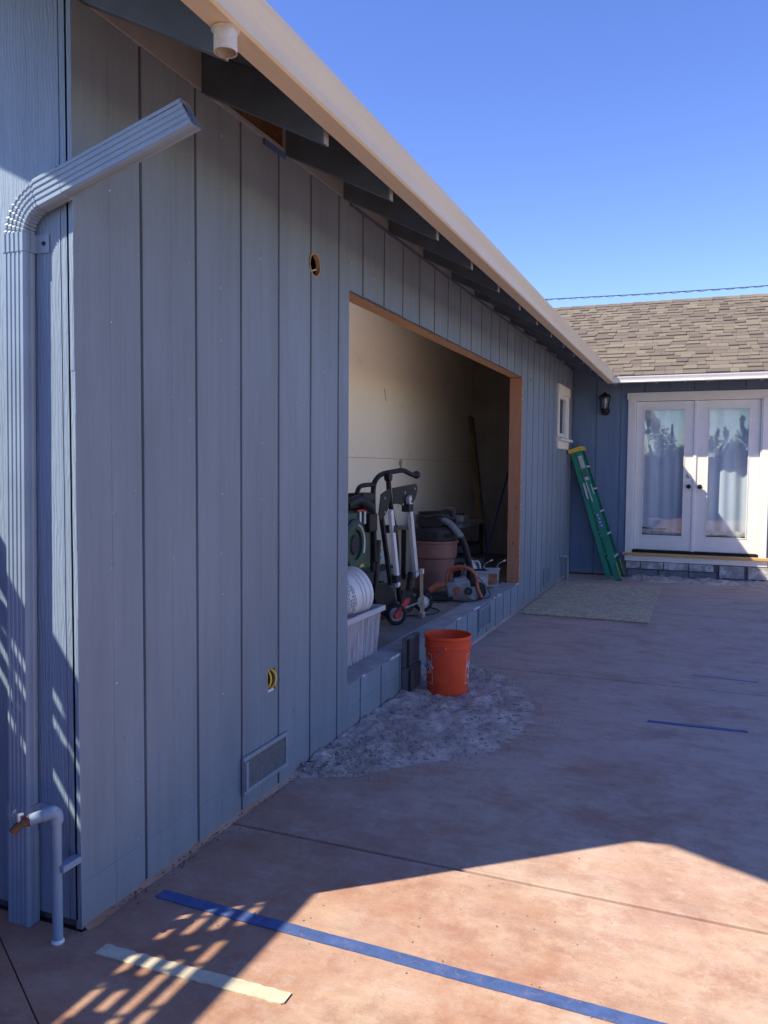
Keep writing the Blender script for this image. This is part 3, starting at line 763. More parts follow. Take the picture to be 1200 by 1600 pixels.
# frieze blocks, rafters, roof boards
rys = [0.075]+[0.70+0.6135*k for k in range(14)]
rys = [y for y in rys if y < 8.8]
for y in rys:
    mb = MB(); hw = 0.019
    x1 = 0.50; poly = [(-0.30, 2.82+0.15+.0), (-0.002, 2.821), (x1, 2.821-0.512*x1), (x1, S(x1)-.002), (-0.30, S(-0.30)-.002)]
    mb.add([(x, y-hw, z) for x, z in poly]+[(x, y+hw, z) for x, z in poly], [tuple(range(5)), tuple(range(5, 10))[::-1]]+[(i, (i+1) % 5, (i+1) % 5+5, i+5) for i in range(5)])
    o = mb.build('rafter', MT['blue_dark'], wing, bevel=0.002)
    MB().box(x1+.0005, x1+.004, y-hw+.002, y+hw-.002, 2.821-.512*x1+.001, S(x1)-.006).build('rafter_end', MT['frieze'], wing)
for i in range(len(rys)-1):
    a, b = rys[i]+0.020, rys[i+1]-0.020
    if i == 1:
        f = MB(); f.box(-0.004, 0.010, a, b, 2.822, 2.838); f.box(-0.004, 0.010, a, a+.014, 2.838, 2.965); f.box(-0.004, 0.010, b-.014, b, 2.838, 2.965); fo = f.build('mesh_vent_frame', MT['frieze'], wing)
        m2 = MB(); y = a+.014
        while y < b-.014:
            m2.box(-0.002, 0.001, y, y+.0022, 2.838, 2.97); y += 0.0085
        z = 2.84
        while z < 2.965:
            m2.box(-0.0022, 0.0012, a+.014, b-.014, z, z+.0022); z += 0.0085
        m2.build('vent_mesh', MT['rust'], wing)
        MB().box(-0.25, -0.24, a, b, 2.80, 3.08).build('vent_baffle', MT['cavity'], wing)
    else:
        MB().box(-0.02, 0.004, a, b, 2.824, S(0)-.003).build('frieze_block', MT['frieze'], wing, bevel=0.002)
# top rail of the siding
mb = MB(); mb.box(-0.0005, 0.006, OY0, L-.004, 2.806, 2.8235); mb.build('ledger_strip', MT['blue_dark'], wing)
# blue tape scrap under the vent
mb = MB(); mb.box(0.0062, 0.0085, 1.12, 1.30, 2.795, 2.823); tag(mb.build('tape_scrap', MT['bluetape']), 'scrap of bright blue tape under the eave vent mesh', 'tape')
# roof of the wing: board courses under it, slab over it
def roofslab(poly, zf, t0, t1, mat, name, parent):
    k = len(poly); mb = MB()
    mb.add([(x, y, zf(x, y)+t0) for x, y in poly]+[(x, y, zf(x, y)+t1) for x, y in poly], [tuple(range(k))[::-1], tuple(range(k, 2*k))]+[(i, (i+1) % k, (i+1) % k+k, i+k) for i in range(k)])
    return mb.build(name, mat, parent)
RK = YF-0.545
SKX0, SKX1, SKY0, SKY1 = -0.89, -0.17, 2.2, 4.9  # made-up skylight, added so sun bounces onto the inside wall
for nm_, t0_, t1_, ma_, e_ in (('roof_sheathing', 0.0, 0.018, 'blue_dark', 0.0), ('roof_covering', 0.019, 0.030, 'shingle', 0.008)):
    for poly_ in ([(EX+e_, RK-e_), (EX+e_, SKY0), (XR, SKY0), (XR, RK-e_)], [(EX+e_, SKY0), (EX+e_, SKY1), (SKX1, SKY1), (SKX1, SKY0)],
                  [(SKX0, SKY0), (SKX0, SKY1), (XR, SKY1), (XR, SKY0)], [(EX+e_, SKY1), (EX+e_, EY+.14), (XR, YR-.12), (XR, SKY1)]):
        roofslab(poly_, lambda x, y: S(x), t0_, t1_, MT[ma_], nm_, wing)
for poly_ in ([(SKX0-.03, SKY0-.03), (SKX0, SKY0-.03), (SKX0, SKY1+.03), (SKX0-.03, SKY1+.03)], [(SKX1, SKY0-.03), (SKX1+.03, SKY0-.03), (SKX1+.03, SKY1+.03), (SKX1, SKY1+.03)],
              [(SKX0, SKY0-.03), (SKX1, SKY0-.03), (SKX1, SKY0), (SKX0, SKY0)], [(SKX0, SKY1), (SKX1, SKY1), (SKX1, SKY1+.03), (SKX0, SKY1+.03)]):
    roofslab(poly_, lambda x, y: S(x), 0.031, 0.09, MT['blackplastic'], 'added_skylight_curb', wing)
roofslab([(SKX0, SKY0), (SKX1, SKY0), (SKX1, SKY1), (SKX0, SKY1)], lambda x, y: S(x), 0.070, 0.074, MT['added_skyglass'], 'added_skylight_pane', wing)
roofslab([(XR, RK), (XR, 14.5), (-5.3, 14.5), (-5.3, RK)], lambda x, y: S(XR)-0.5*(XR-x), 0.0, 0.03, MT['shingle'], 'rear_roof', wing)
# barge board of the gable
mb = MB(); b0 = -0.155
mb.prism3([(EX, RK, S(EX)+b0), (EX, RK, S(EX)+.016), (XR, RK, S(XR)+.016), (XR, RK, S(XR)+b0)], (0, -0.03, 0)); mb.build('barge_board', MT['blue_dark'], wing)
for xx in (-1.6, -0.9):
    mb = MB(); mb.box(xx-.019, xx+.019, RK+.001, YF-.001, S(xx)-.09, S(xx)-.012); mb.build('lookout', MT['blue_dark'], wing)

# gutter of the wing (falls slightly towards its far end in line with the eave)
GP = [(0.012, 0.000), (0.078, 0.000), (0.086, 0.006), (0.084, 0.030), (0.088, 0.062), (0.098, 0.088), (0.102, 0.108), (0.102, 0.118), (0.094, 0.118), (0.094, 0.112), (0.082, 0.075), (0.079, 0.010), (0.016, 0.004), (0.014, 0.115), (0.010, 0.115)]
def gz(y): return 2.596-0.0030*y
GX = 0.512; GYB = 8.92
mb = MB(); st = [RK-.03]+[RK+1.25*k for k in range(1, 8)]+[None]
k = len(GP); rings = []
for yv in st:
    for o_, z_ in GP:
        y = (GYB-o_) if yv is None else yv
        rings.append((GX+o_, y, gz(y)+z_))
fs = []
for i in range(len(st)-1):
    for j in range(k):
        a = i*k+j; b = i*k+(j+1) % k; fs.append((a, b, b+k, a+k))
fs.append(tuple(range(k)))
mb.add(rings, fs); gut = mb.build('gutter', MT['gutter'], wing, smooth=28)
mb = MB(); mb.box(GX+.012, GX+.10, RK-.034, RK-.0301, gz(0)+0.001, gz(0)+.116); mb.build('gutter_cap', MT['gutter'], wing)
# drop outlet
oc = (0.555, 0.0, gz(0))
mb = MB(); mb.lathe([(0.034, 0.004), (0.036, -0.001), (0.038, -0.004), (0.031, -0.008), (0.031, -0.060), (0.0285, -0.060), (0.0285, 0.0), (0.0285, 0.004)], oc, 28)
mb.build('drop_outlet', simple('grimy_white_outlet', (0.60, 0.56, 0.50), 0.6, var=0.2, scale=30, dirt=((0.22, 0.18, 0.15), 22, 0.56)), wing, smooth=35)
MB().lathe([(0.0284, 0), (0.0001, 0)], (oc[0], oc[1], oc[2]-.004), 20).build('outlet_bore', MT['cavity'], wing)

# screened vents low on the wall
def vent(y0, y1, z0, z1, lab, tilt=0.012, painted=False):
    t = thing('screened_vent', lab, 'vent', (0, (y0+y1)/2, z0), 'screened vents low on the long wall')
    f = MB(); w_ = 0.018; x0, x1 = 0.001, 0.014
    fm = MT['vent_frame'] if not painted else MT['blue']
    for (a, b, c, d) in ((y0, y1, z0, z0+w_), (y0, y1, z1-w_, z1), (y0, y0+w_, z0+w_, z1-w_), (y1-w_, y1, z0+w_, z1-w_)):
        f.box(x0, x1+(tilt if a == y0 and b < y1 else 0), a, b, c, d)
    f.build('frame', fm, t, bevel=0.0015)
    m2 = MB(); s_ = 0.0075 if not painted else 0.02; y = y0+w_
    while y < y1-w_:
        m2.box(0.006, 0.0075, y, y+.0016, z0+w_, z1-w_); y += s_
    z = z0+w_
    while z < z1-w_:
        m2.box(0.0062, 0.0077, y0+w_, y1-w_, z, z+.0016); z += s_
    m2.build('screen', MT['mesh_dark'] if not painted else MT['blue'], t)
    MB().box(0.0005, 0.0030, y0+w_, y1-w_, z0+w_, z1-w_).build('backing', MT['vent_frame'] if not painted else MT['blue'], t)
    if not painted: MB().box(0.0031, 0.0050, y0+.58*(y1-y0), y0+.70*(y1-y0), z0+.06, z1-w_).build('strap', MT['frieze'], t)
    return t
vent(0.944, 1.317, 0.078, 0.238, 'screened foundation vent with loose frame, nearest to the house corner')
vent(4.62, 5.00, 0.070, 0.262, 'blue painted low vent panel under the big opening', 0.0, True)
vent(7.46, 7.82, 0.070, 0.272, 'small blue painted low vent between opening and far corner', 0.0, True)

# outlet hole with cable, round hole with raw rim
t = thing('outlet_hole', 'rectangular hole cut in the siding with yellow cable ends', 'cut-out', (0, 1.19, 0.45))
mb = MB()
for (a, b, c, d) in ((OUT[0]-.003, OUT[0]+.001, OUT[2], OUT[3]), (OUT[1]-.001, OUT[1]+.004, OUT[2], OUT[3])):
    mb.box(-0.012, 0.0006, a, b, c, d)
mb.build('raw_edge', MT['rawwood'], t)
mb = MB(); mb.tube(smoothpath([(-0.03, 1.170, 0.46), (0.004, 1.169, 0.49), (0.006, 1.172, 0.53), (-0.02, 1.176, 0.565)]), 0.0045, 8)
mb.build('cable', MT['ydcable'], t, smooth=True)
mb = MB(); mb.tube(smoothpath([(-0.03, 1.204, 0.455), (0.006, 1.205, 0.485), (0.008, 1.212, 0.525), (-0.01, 1.196, 0.553), (-0.03, 1.185, 0.53)]), 0.0048, 8)
mb.build('cable', MT['ydcable'], t, smooth=True)
MB().box(-0.020, -0.002, 1.165, 1.215, 0.452, 0.466).build('box_edge', MT['pailwhite'], t)
MB().box(-0.075, -0.06, 1.10, 1.28, 0.40, 0.62).build('cavity', MT['cavity'], t)
t = thing('round_hole', 'round hole cut high in the siding left of the opening', 'cut-out', (0, HOLE[0], HOLE[1]))
mb = MB(); mb.lathe([(0.054, -0.021), (0.050, -0.021), (0.050, 0.0012), (0.0575, 0.0012), (0.0575, -0.004)], (0, HOLE[0], HOLE[1]), 40, (1, 0, 0)); mb.build('raw_rim', MT['rawwood'], t, smooth=30)
MB().box(-0.10, -0.09, 1.42, 1.78, 2.2, 2.6).build('cavity', MT['cavity'], t)
MB().tube(smoothpath([(-0.06, 1.56, 2.39), (-0.02, 1.59, 2.385), (0.002, 1.605, 2.392)]), 0.004, 6).build('cable_end', MT['pailwhite'], t)
t = thing('small_hole', 'small round fixture hole with pale rim right of the opening', 'cut-out', (0, SMALLH[0], SMALLH[1]))
MB().lathe([(0.022, -0.02), (0.020, -0.02), (0.020, 0.002), (0.030, 0.002), (0.030, 0.0)], (0, SMALLH[0], SMALLH[1]), 20, (1, 0, 0)).build('rim', MT['frieze'], t)
MB().box(-0.07, -0.06, 6.45, 6.64, 2.3, 2.5).build('cavity', MT['cavity'], t)
MB().tube([(-.02, 6.55, 2.40), (0.004, 6.545, 2.425), (.006, 6.54, 2.44)], 0.003, 6).build('cable_end', MT['pailwhite'], t)

# nail heads
mb = MB()
def nail(y, z, r=0.0028, x=0.0004):
    mb.add([(x, y+r*cos(a), z+r*sin(a)) for a in [2*pi*i/6 for i in range(6)]]+[(x-.003, y+r*cos(a), z+r*sin(a)) for a in [2*pi*i/6 for i in range(6)]], [tuple(range(6))]+[(i, (i+1) % 6, (i+1) % 6+6, i+6) for i in range(6)])
for i in range(len(edges)-1):
    a, b = edges[i], edges[i+1]; mid = (a+b)/2
    for zz in np.arange(0.12, 2.8, 0.2):
        z = zz+random.uniform(-.03, .03); y = mid+random.choice([-.006, .004, .012])
        if OY0-.02 < y < OY1+.02 and OZ0-.02 < z < OZ1+.02: continue
        if random.random() < 0.55: nail(y, z, random.choice([.0012, .0018, .0028]))
        y2 = b-0.045
        if not (OY0-.02 < y2 < OY1+.02 and OZ0-.02 < z < OZ1+.02) and random.random() < .35: nail(y2, z+.07, .0016)
stuff(mb.build('nail_heads', MT['chipwhite'], wing))

# window on the long wall
t = MB()
y0, y1, z0, z1 = WIN
wf = MB(); cw = 0.085
MB().box(0.001, 0.022, y0-cw, y0, z0-.02, z1).build('window_casing', MT['cream'], wing, bevel=0.002); MB().box(0.001, 0.022, y1, y1+cw, z0-.02, z1).build('window_casing', MT['cream'], wing, bevel=0.002)
MB().box(0.001, 0.030, y0-cw-.02, y1+cw+.02, z1+.001, z1+.115).build('head_casing', MT['cream'], wing, bevel=0.002)
MB().box(-.02, 0.075, y0-cw-.03, y1+cw+.03, z0-.052, z0-.021).build('window_stool', MT['cream'], wing, bevel=0.003)
MB().box(0.001, 0.024, y0-cw, y1+cw, z0-.150, z0-.053).build('apron_board', MT['cream'], wing, bevel=0.002)
sa = MB(); q = 0.05
for (a, b, c, d) in ((y0, y0+q, z0, z1), (y1-q, y1, z0, z1), (y0+q, y1-q, z0, z0+q), (y0+q, y1-q, z1-q, z1)): sa.box(-0.03, 0.006, a, b, c, d)
so = sa.build('window_sash', MT['white'], wing, bevel=0.002)
MB().box(-0.02, -0.015, y0+q, y1-q, z0+q, z1-q).build('window_pane', MT['glass'], wing)
MB().box(-0.16, -0.15, y0-.1, y1+.1, z0-.1, z1+.1).build('window_backing', MT['fardark'], wing)  # dark sheet behind the pane

# ================================================================== FAR HOUSE
far = thing('main_house', 'far blue house with white french doors and brown shingle roof', 'house', (3, L, 0))
fe = [0.004, 0.325, 0.645, 0.95, 1.26, 1.565, 1.87, 2.18, 2.485, 2.79, 3.095, 3.4, 3.705, 4.01, 4.315, 4.62, 4.925, 5.23, 5.535, 5.84, 6.145]
DX0, DX1 = 0.80, 2.42
def fboard(x0, x1, z0, z1):
    a = x0+0.005; b = x1-0.005
    pr = [(a, 0.0), (a, -0.011), (a+.001, -0.012), (b-.036, -0.012), (b-.034, -0.0098), (b-.001, -.0098), (b, -0.009), (b, 0.0)]; k = len(pr)
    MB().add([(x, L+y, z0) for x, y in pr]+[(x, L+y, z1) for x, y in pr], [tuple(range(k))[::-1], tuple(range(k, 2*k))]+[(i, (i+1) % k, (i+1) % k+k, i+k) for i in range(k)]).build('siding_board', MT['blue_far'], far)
for i in range(len(fe)-1):
    a, b = fe[i], fe[i+1]
    if b <= 0.74 or a >= 2.52: fboard(a, b, 0.02 if b <= .74 else .30, 2.875)
    elif a < DX0: fboard(a, DX0-0.02, 0.3, 2.38) if DX0-a > .06 else None; fboard(a, b, 2.47, 2.875)
    elif b > DX1: fboard(DX1+0.02, b, 0.3, 2.38) if b-DX1 > .06 else None; fboard(a, b, 2.47, 2.875)
    else: fboard(a, b, 2.47, 2.875)
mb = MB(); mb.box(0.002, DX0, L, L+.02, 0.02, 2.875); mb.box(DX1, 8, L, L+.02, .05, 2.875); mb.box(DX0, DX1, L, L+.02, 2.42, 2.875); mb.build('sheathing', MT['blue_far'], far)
mb = MB(); mb.box(-5, 0.002, L+.001, L+.02, 0, 2.9); mb.box(8, 8.05, L-.01, 14.3, 0, 2.9); mb.box(-5, 8.05, 14.3, 14.35, 0, 2.9); mb.build('rear_walls', MT['blue_far'], far)
# dim room behind the doors
mb = MB(); mb.box(0.1, 3.6, 11.5, 11.52, 0.3, 2.7); mb.box(0.1, 3.6, L+.02, 11.5, 0.28, 0.30); mb.box(0.08, 0.10, L+.02, 11.5, 0.3, 2.7); mb.box(3.6, 3.62, L+.02, 11.5, 0.3, 2.7); mb.box(0.1, 3.6, L+.02, 11.5, 2.7, 2.72)
mb.build('inner_room', MT['fardark'], far)
# casing
y_ = L-0.012
MB().box(0.745, 0.832, y_-.022, y_-.0005, 0.292, 2.388).build('door_casing', MT['white'], far, bevel=0.002)
MB().box(2.392, 2.482, y_-.022, y_-.0005, 0.292, 2.388).build('door_casing', MT['white'], far, bevel=0.002)
MB().box(0.730, 2.497, y_-.028, y_-.0005, 2.389, 2.482).build('head_casing', MT['white'], far, bevel=0.002)
fr = MB(); fr.box(0.833, 0.850, L-.02, L+.09, .375, 2.37); fr.box(2.374, 2.391, L-.02, L+.09, .375, 2.37); fr.box(0.833, 2.391, L-.02, L+.09, 2.371, 2.388); fr.build('door_frame', MT['white'], far)
MB().box(0.833, 2.391, L-.015, L+.12, .340, .374).build('door_threshold', MT['black'], far)
MB().box(0.715, 2.52, L-.085, L-.0, .300, .336).build('door_sill', MT['wood_sill'], far, bevel=0.004)
MB().box(0.745, 2.50, L-.045, L-.001, .222, .299).build('sill_apron', MT['white'], far, bevel=0.002)
def door(x0, x1, px0, px1, lab):
    yd0, yd1 = L+0.022, L+0.062; z0, z1, pz0, pz1 = .378, 2.365, .565, 2.26
    d = MB()
    d.box(x0, px0, yd0, yd1, z0, z1); d.box(px1, x1, yd0, yd1, z0, z1); d.box(px0, px1, yd0, yd1, z0, pz0); d.box(px0, px1, yd0, yd1, pz1, z1)
    q = .012
    for (a, b, c, e) in ((px0, px0+q, pz0, pz1), (px1-q, px1, pz0, pz1), (px0+q, px1-q, pz0, pz0+q), (px0+q, px1-q, pz1-q, pz1)): d.box(a, b, yd0-.006, yd0+.01, c, e)
    o = d.build('door', MT['white'], far, bevel=0.0015)
    g_ = MB().box(px0+.001, px1-.001, yd0+.018, yd0+.022, pz0+.001, pz1-.001).build('pane', MT['glass'], o)
    return o
dl = door(0.853, 1.585, 0.945, 1.472, ''); dr = door(1.614, 2.372, 1.750, 2.245, '')
MB().box(1.578, 1.618, L+.008, L+.0215, .372, 2.368).build('astragal', MT['white'], dr, bevel=.003)
def knob(x, z, par, dead=False):
    kb = MB(); y = L+.022
    pr = [(0.030, 0.0), (0.030, 0.006), (0.012, 0.008), (0.011, 0.030), (0.022, 0.038), (0.028, 0.052), (0.024, 0.066), (0.001, 0.070)] if not dead else [(0.030, 0), (0.030, 0.010), (0.024, 0.014), (0.022, .02), (0.001, 0.022)]
    kb.lathe(pr, (x, y, z), 24, (0, -1, 0)); kb.build('door_knob' if not dead else 'deadbolt', MT['black'] if not dead else MT['steel'], par, smooth=35)
knob(1.532, 1.235, dl); knob(1.532, 1.375, dl, True); knob(1.668, 1.235, dr)
# curtains
def curtain(x0, x1, z0, z1, y, ph, lab, rag=0.0, nm='curtain'):
    mb = MB(); n_ = 90; rows = 14
    for j in range(rows+1):
        z = z0+(z1-z0)*j/rows
        for i in range(n_+1):
            x = x0+(x1-x0)*i/n_; dz = 0
            if j == 0: dz = rag*(noise.noise(Vector((x*7, ph, 0)))+.5*noise.noise(Vector((x*21, ph, 0))))
            yy = y+0.022*sin(x*17+ph)+0.014*sin(x*39+ph*2+0.2*z)+.008*sin(3*z+ph)
            mb.v.append((x, yy, z+dz))
    for j in range(rows):
        for i in range(n_):
            a = j*(n_+1)+i; mb.f.append((a, a+1, a+n_+2, a+n_+1)); mb.mi.append(0)
    o = mb.build(nm, MT['curtain'], smooth=80); tag(o, lab, 'curtain'); return o
curtain(0.86, 1.60, 0.66, 2.42, L+.155, 0.6, 'pale curtain hanging behind the left french door pane', .02)
curtain(1.61, 2.40, 0.60, 2.42, L+.150, 2.1, 'pale curtain hanging behind the right french door pane', .01)
for (a, b, lab) in ((0.90, 1.53, 'crumpled cream paper at the bottom of the left door pane'), (1.68, 2.30, 'cream paper strip at the bottom of the right door pane')):
    mb = MB(); n_ = 60
    for i in range(n_+1):
        x = a+(b-a)*i/n_; tp = 0.655+.018*noise.noise(Vector((x*8, 1, 0)))+.01*noise.noise(Vector((x*25, 1, 0))); bt = 0.585+.02*noise.noise(Vector((x*5, 8, 0)))
        yy = L+.085+.006*sin(x*60)
        mb.v += [(x, yy, bt), (x, yy-.008, (bt+tp)/2), (x, yy+.002, tp)]
    for i in range(n_):
        for j in range(2):
            k_ = i*3+j; mb.f.append((k_, k_+3, k_+4, k_+1)); mb.mi.append(0)
    tag(mb.build('paper_strip', MT['paper'], smooth=60), lab, 'paper')
# foundation blocks
MB().box(0.70, 2.8, L-.004, L+.15, -.05, .22).build('mortar_bed', MT['mortar'], far)
def fb(x0, x1, z0, z1, m_, d=0.03):
    MB().box(x0+.005, x1-.005, L-d-random.random()*.008, L-.003, z0+.004, z1-.004).build('foundation_block', MT[m_], far, bevel=0.006)
for a, b in ((.76, .95), (.95, 1.245), (1.245, 1.56), (1.56, 1.87)): fb(a, b, .115+.0*a, .218, 'block')
for a, b in ((1.93, 2.235), (2.27, 2.56)): fb(a, b, .045, .216, 'block', .04)
for a, b in ((.78, 1.18), (1.18, 1.56), (1.56, 1.90)): fb(a, b, -.03, .108, 'blockdk', .022)
for a, b in ((1.92, 2.3), (2.3, 2.7)): fb(a, b, -.05, .040, 'blockdk', .03)
fb(2.57, 2.86, .045, .216, 'block', .04)
MB().box(.55, .74, L-.05, L-.013, 0.0, .12).build('corner_block', MT['mortar'], far, bevel=.005)

# roof of far house
roofslab([(EX, EY), (8.5, EY), (8.5, YR), (XR, YR)], lambda x, y: FS(y), 0.0, 0.02, MT['blue_dark'], 'roof_sheathing', far)
roofslab([(XR, YR), (8.5, YR), (8.5, YR+3.2), (-5.3, YR+3.2), (-5.3, YR)], lambda x, y: FS(YR)-0.5*(y-YR), 0.0, 0.03, MT['shingle'], 'rear_roof', far)
for x in [0.62, 1.12, 1.73, 2.34, 2.95, 3.56, 4.17, 4.78, 5.39, 6.0]:
    mb = MB(); hw = .019; ye = EY+.012
    poly = [(L+.25, FS(L)-.03), (L+.0, FS(L)-.105), (ye, FS(ye)-.105), (ye, FS(ye)-.002), (L+.25, FS(L+.25)-.002)]
    mb.add([(x-hw, y, z) for y, z in poly]+[(x+hw, y, z) for y, z in poly], [tuple(range(5)), tuple(range(5, 10))[::-1]]+[(i, (i+1) % 5, (i+1) % 5+5, i+5) for i in range(5)])
    mb.build('rafter', MT['blue_dark'], far)
    MB().box(x-hw+.002, x+hw-.002, ye-.004, ye-.0005, FS(ye)-.104, FS(ye)-.006).build('rafter_end', MT['vent_frame'], far)
MB().box(0.6, 8.4, EY-.004, EY+.010, 2.572, FS(EY)-.001).build('sun_stop_board', MT['gutterw'], far)  # added behind the gutter to block a leaking strip of sun
# gutter of the far house
rings = []; k = len(GP)
for xv in [None]+[1.5, 2.5, 3.5, 4.5, 5.5, 6.5, 8.4]:
    for o_, z_ in GP:
        x = (GX+o_) if xv is None else xv
        rings.append((x, GYB-o_, gz(GYB-o_)+z_*.64))
fs = []
for i in range(7):
    for j in range(k):
        a = i*k+j; b = i*k+(j+1) % k; fs.append((a, b, b+k, a+k))
fs.append(tuple(range(7*k, 8*k)))
MB().add(rings, fs).build('gutter', MT['gutterw'], far, smooth=28)

# shingles, laid course by course
sh_me = []
for wv in (0.11, 0.14, 0.17, 0.21, 0.27):
    for th in (0.008, 0.018):
        mb = MB(); e_ = 0.0015; Ls = 0.165
        mb.v = [(e_, 0, 0), (wv-e_, 0, 0), (wv-e_, 0, th), (e_, 0, th), (e_, Ls, 0), (wv-e_, Ls, 0), (wv-e_, Ls, 0.003), (e_, Ls, 0.003)]
        mb.f = [(0, 1, 2, 3), (3, 2, 6, 7), (0, 3, 7, 4), (1, 5, 6, 2), (4, 7, 6, 5), (0, 4, 5, 1)]
        me = bpy.data.meshes.new('shingle'); me.from_pydata(mb.v, [], mb.f); me.materials.append(MT['shingle']); fixn(me)
        sh_me.append((wv, th, me, list(mb.v), list(mb.f)))
nrow = int((YR-EY+.02)*1.118/0.142)
ang = math.atan(0.5); ca, sa_ = cos(ang), sin(ang)
cand = []
for r_ in range(nrow+1):
    sl = r_*0.142-0.015; y = EY+sl*ca; zb = FS(EY)+0.5*(y-EY)+0.0205
    xs_ = max(XR, EX-(y-EY))-random.random()*.2
    x = xs_; alt = r_ % 2
    while x < 8.3:
        c_ = random.choice([0, 1, 1, 2, 2, 3, 4]); th_ = alt if random.random() < .85 else 1-alt; alt = 1-alt
        q = sh_me[c_*2+th_]
        cand.append((x, y+random.uniform(-.012, .004)*(1 if th_ else .2), zb, q)); x += q[0]
def seen(c): return -0.72 <= c[0]+c[3][0] and c[0] <= 2.75 and (c[1]-EY) > -1 and c[0] > EX-0.45*(c[1]-EY)-.05
vis = [c for c in cand if seen(c)]; vis.sort(key=lambda c: c[1]); near = vis[:300]; nid = set(id(c) for c in near)
for (x, y, z, q) in near:
    o = bpy.data.objects.new('shingle', q[2]); COL.objects.link(o); o.parent = far; o.location = Vector((x, y, z))-org(far); o.rotation_euler = (ang, 0, 0)
mb = MB()
for c in cand:
    if id(c) in nid: continue
    x, y, z, q = c
    mb.add([(x+a, y+b*ca-h*sa_, z+b*sa_+h*ca) for a, b, h in q[3]], q[4])
stuff(mb.build('shingles', MT['shingle_mass'], far))
# ridge caps
x = XR; i = 0
zr = FS(YR)+.030
while x < 8.3:
    mb = MB(); wv = 0.20
    for (a, b) in ((-.125, 0), (0, .125)):
        mb.add([(x, YR+a, zr-abs(a)*.5-.0), (x+wv*1.2, YR+a, zr-abs(a)*.5-.0), (x+wv*1.2, YR+b, zr-abs(b)*.5), (x, YR+b, zr-abs(b)*.5),
                (x, YR+a, zr-abs(a)*.5+.016), (x+wv*1.2, YR+a, zr-abs(a)*.5+.006), (x+wv*1.2, YR+b, zr-abs(b)*.5+.006), (x, YR+b, zr-abs(b)*.5+.016)],
               [(0, 3, 2, 1), (4, 5, 6, 7), (0, 1, 5, 4), (1, 2, 6, 5), (2, 3, 7, 6), (3, 0, 4, 7)])
    mb.build('ridge_cap', MT['shingle'], far); x += wv

exec_items = True

# ================================================================== THINGS ON THE WING
# lantern
lt = thing('wall_lantern', 'black wall lantern with glass panes between window and french doors', 'lantern', (0.45, L, 2.2))
mb = MB(); cx, cy = 0.45, L-0.155
mb.lathe([(0.001, 0), (0.058, 0), (0.055, 0.018), (0.03, 0.026), (0.001, 0.028)], (cx, L-.0125, 2.245), 24, (0, -1, 0)); mb.build('back_plate', MT['black'], lt, smooth=35)
MB().tube(smoothpath([(cx, L-.03, 2.245), (cx, L-.09, 2.215), (cx, cy, 2.215), (cx, cy, 2.25)]), 0.012, 10).build('arm', MT['black'], lt, smooth=True)
MB().lathe([(0.001, 2.205), (0.03, 2.212), (0.048, 2.235), (0.052, 2.262), (0.056, 2.268), (0.001, 2.270)], (cx, cy, 0), 16).build('base_cup', MT['black'], lt, smooth=40)
mb = MB(); gm = MB()
for i in range(6):
    a = pi/6+i*pi/3; a2 = a+pi/3
    mb.tube([(cx+.050*cos(a), cy+.050*sin(a), 2.268), (cx+.074*cos(a), cy+.074*sin(a), 2.425)], 0.0045, 6)
    gm.add([(cx+.048*cos(a), cy+.048*sin(a), 2.268), (cx+.048*cos(a2), cy+.048*sin(a2), 2.268), (cx+.071*cos(a2), cy+.071*sin(a2), 2.425), (cx+.071*cos(a), cy+.071*sin(a), 2.425)], [(0, 1, 2, 3)])
mb.lathe([(0.070, 2.420), (0.084, 2.422), (0.084, 2.432), (0.06, 2.452), (0.03, 2.470), (0.012, 2.478), (0.010, 2.492), (0.001, 2.497)], (cx, cy, 0), 6)
mb.build('cage', MT['black'], lt); gm.build('lantern_pane', MT['lampglass'], lt)
MB().lathe([(0.010, 2.27), (0.012, 2.32), (0.024, 2.35), (0.028, 2.38), (0.018, 2.405), (0.001, 2.412)], (cx, cy, 0), 14).build('bulb', MT['pailwhite'], lt, smooth=True)

# small pipe near the far corner
pt = thing('wall_pipe', 'small painted pipe elbow at the base of the wall near the far corner', 'pipe', (0.05, 8.7, 0))
MB().tube(smoothpath([(0.0, 8.58, 0.315), (0.045, 8.60, 0.318), (0.075, 8.66, 0.30), (0.08, 8.70, 0.25), (0.08, 8.71, 0.10), (0.078, 8.71, 0.0)], 5), 0.020, 12).build('pipe', MT['blue'], pt, smooth=True)
MB().lathe([(0.030, 0), (0.030, .02), (0.001, .021)], (0.0, 8.58, .315), 14, (1, 0, 0)).build('flange', MT['spout'], pt, smooth=40)

# downspout
ds = thing('downspout', 'loose ribbed downspout with elbow, not joined to the gutter outlet above', 'downspout', (-0.18, 0.0, 0))
def ribbed(w_, d_, ribs=4, dp=0.0028, r=0.007):
    pts = []
    def side(x0, y0, x1, y1, nr, sgn):
        ex, ey = x1-x0, y1-y0; ln = math.hypot(ex, ey); ex /= ln; ey /= ln; nx, ny = ey, -ex
        out = [(x0+ex*r, y0+ey*r)]
        inner = ln-2*r-0.008
        for k_ in range(nr):
            c_ = r+0.004+inner*(k_+.5)/nr; hw = inner/nr*0.30; h2 = hw*0.45
            for off, dd in ((-hw, 0), (-h2, -dp), (h2, -dp), (hw, 0)): out.append((x0+ex*(c_+off)+nx*dd, y0+ey*(c_+off)+ny*dd))
        out.append((x1-ex*r, y1-ey*r)); return out
    a, b = w_/2, d_/2
    pts += side(-a, -b, a, -b, ribs, 1); pts += side(a, -b, a, b, 1, 1); pts += side(a, b, -a, b, ribs, 1); pts += side(-a, b, -a, -b, 1, 1)
    return pts
PW, PD = 0.088, 0.047
cxs, cys = -0.181, 0.004
pr = ribbed(PW, PD)
def place(prof, pts3, sx):   # profile x along sx (side), y along t x side
    return pts3
mb = MB()
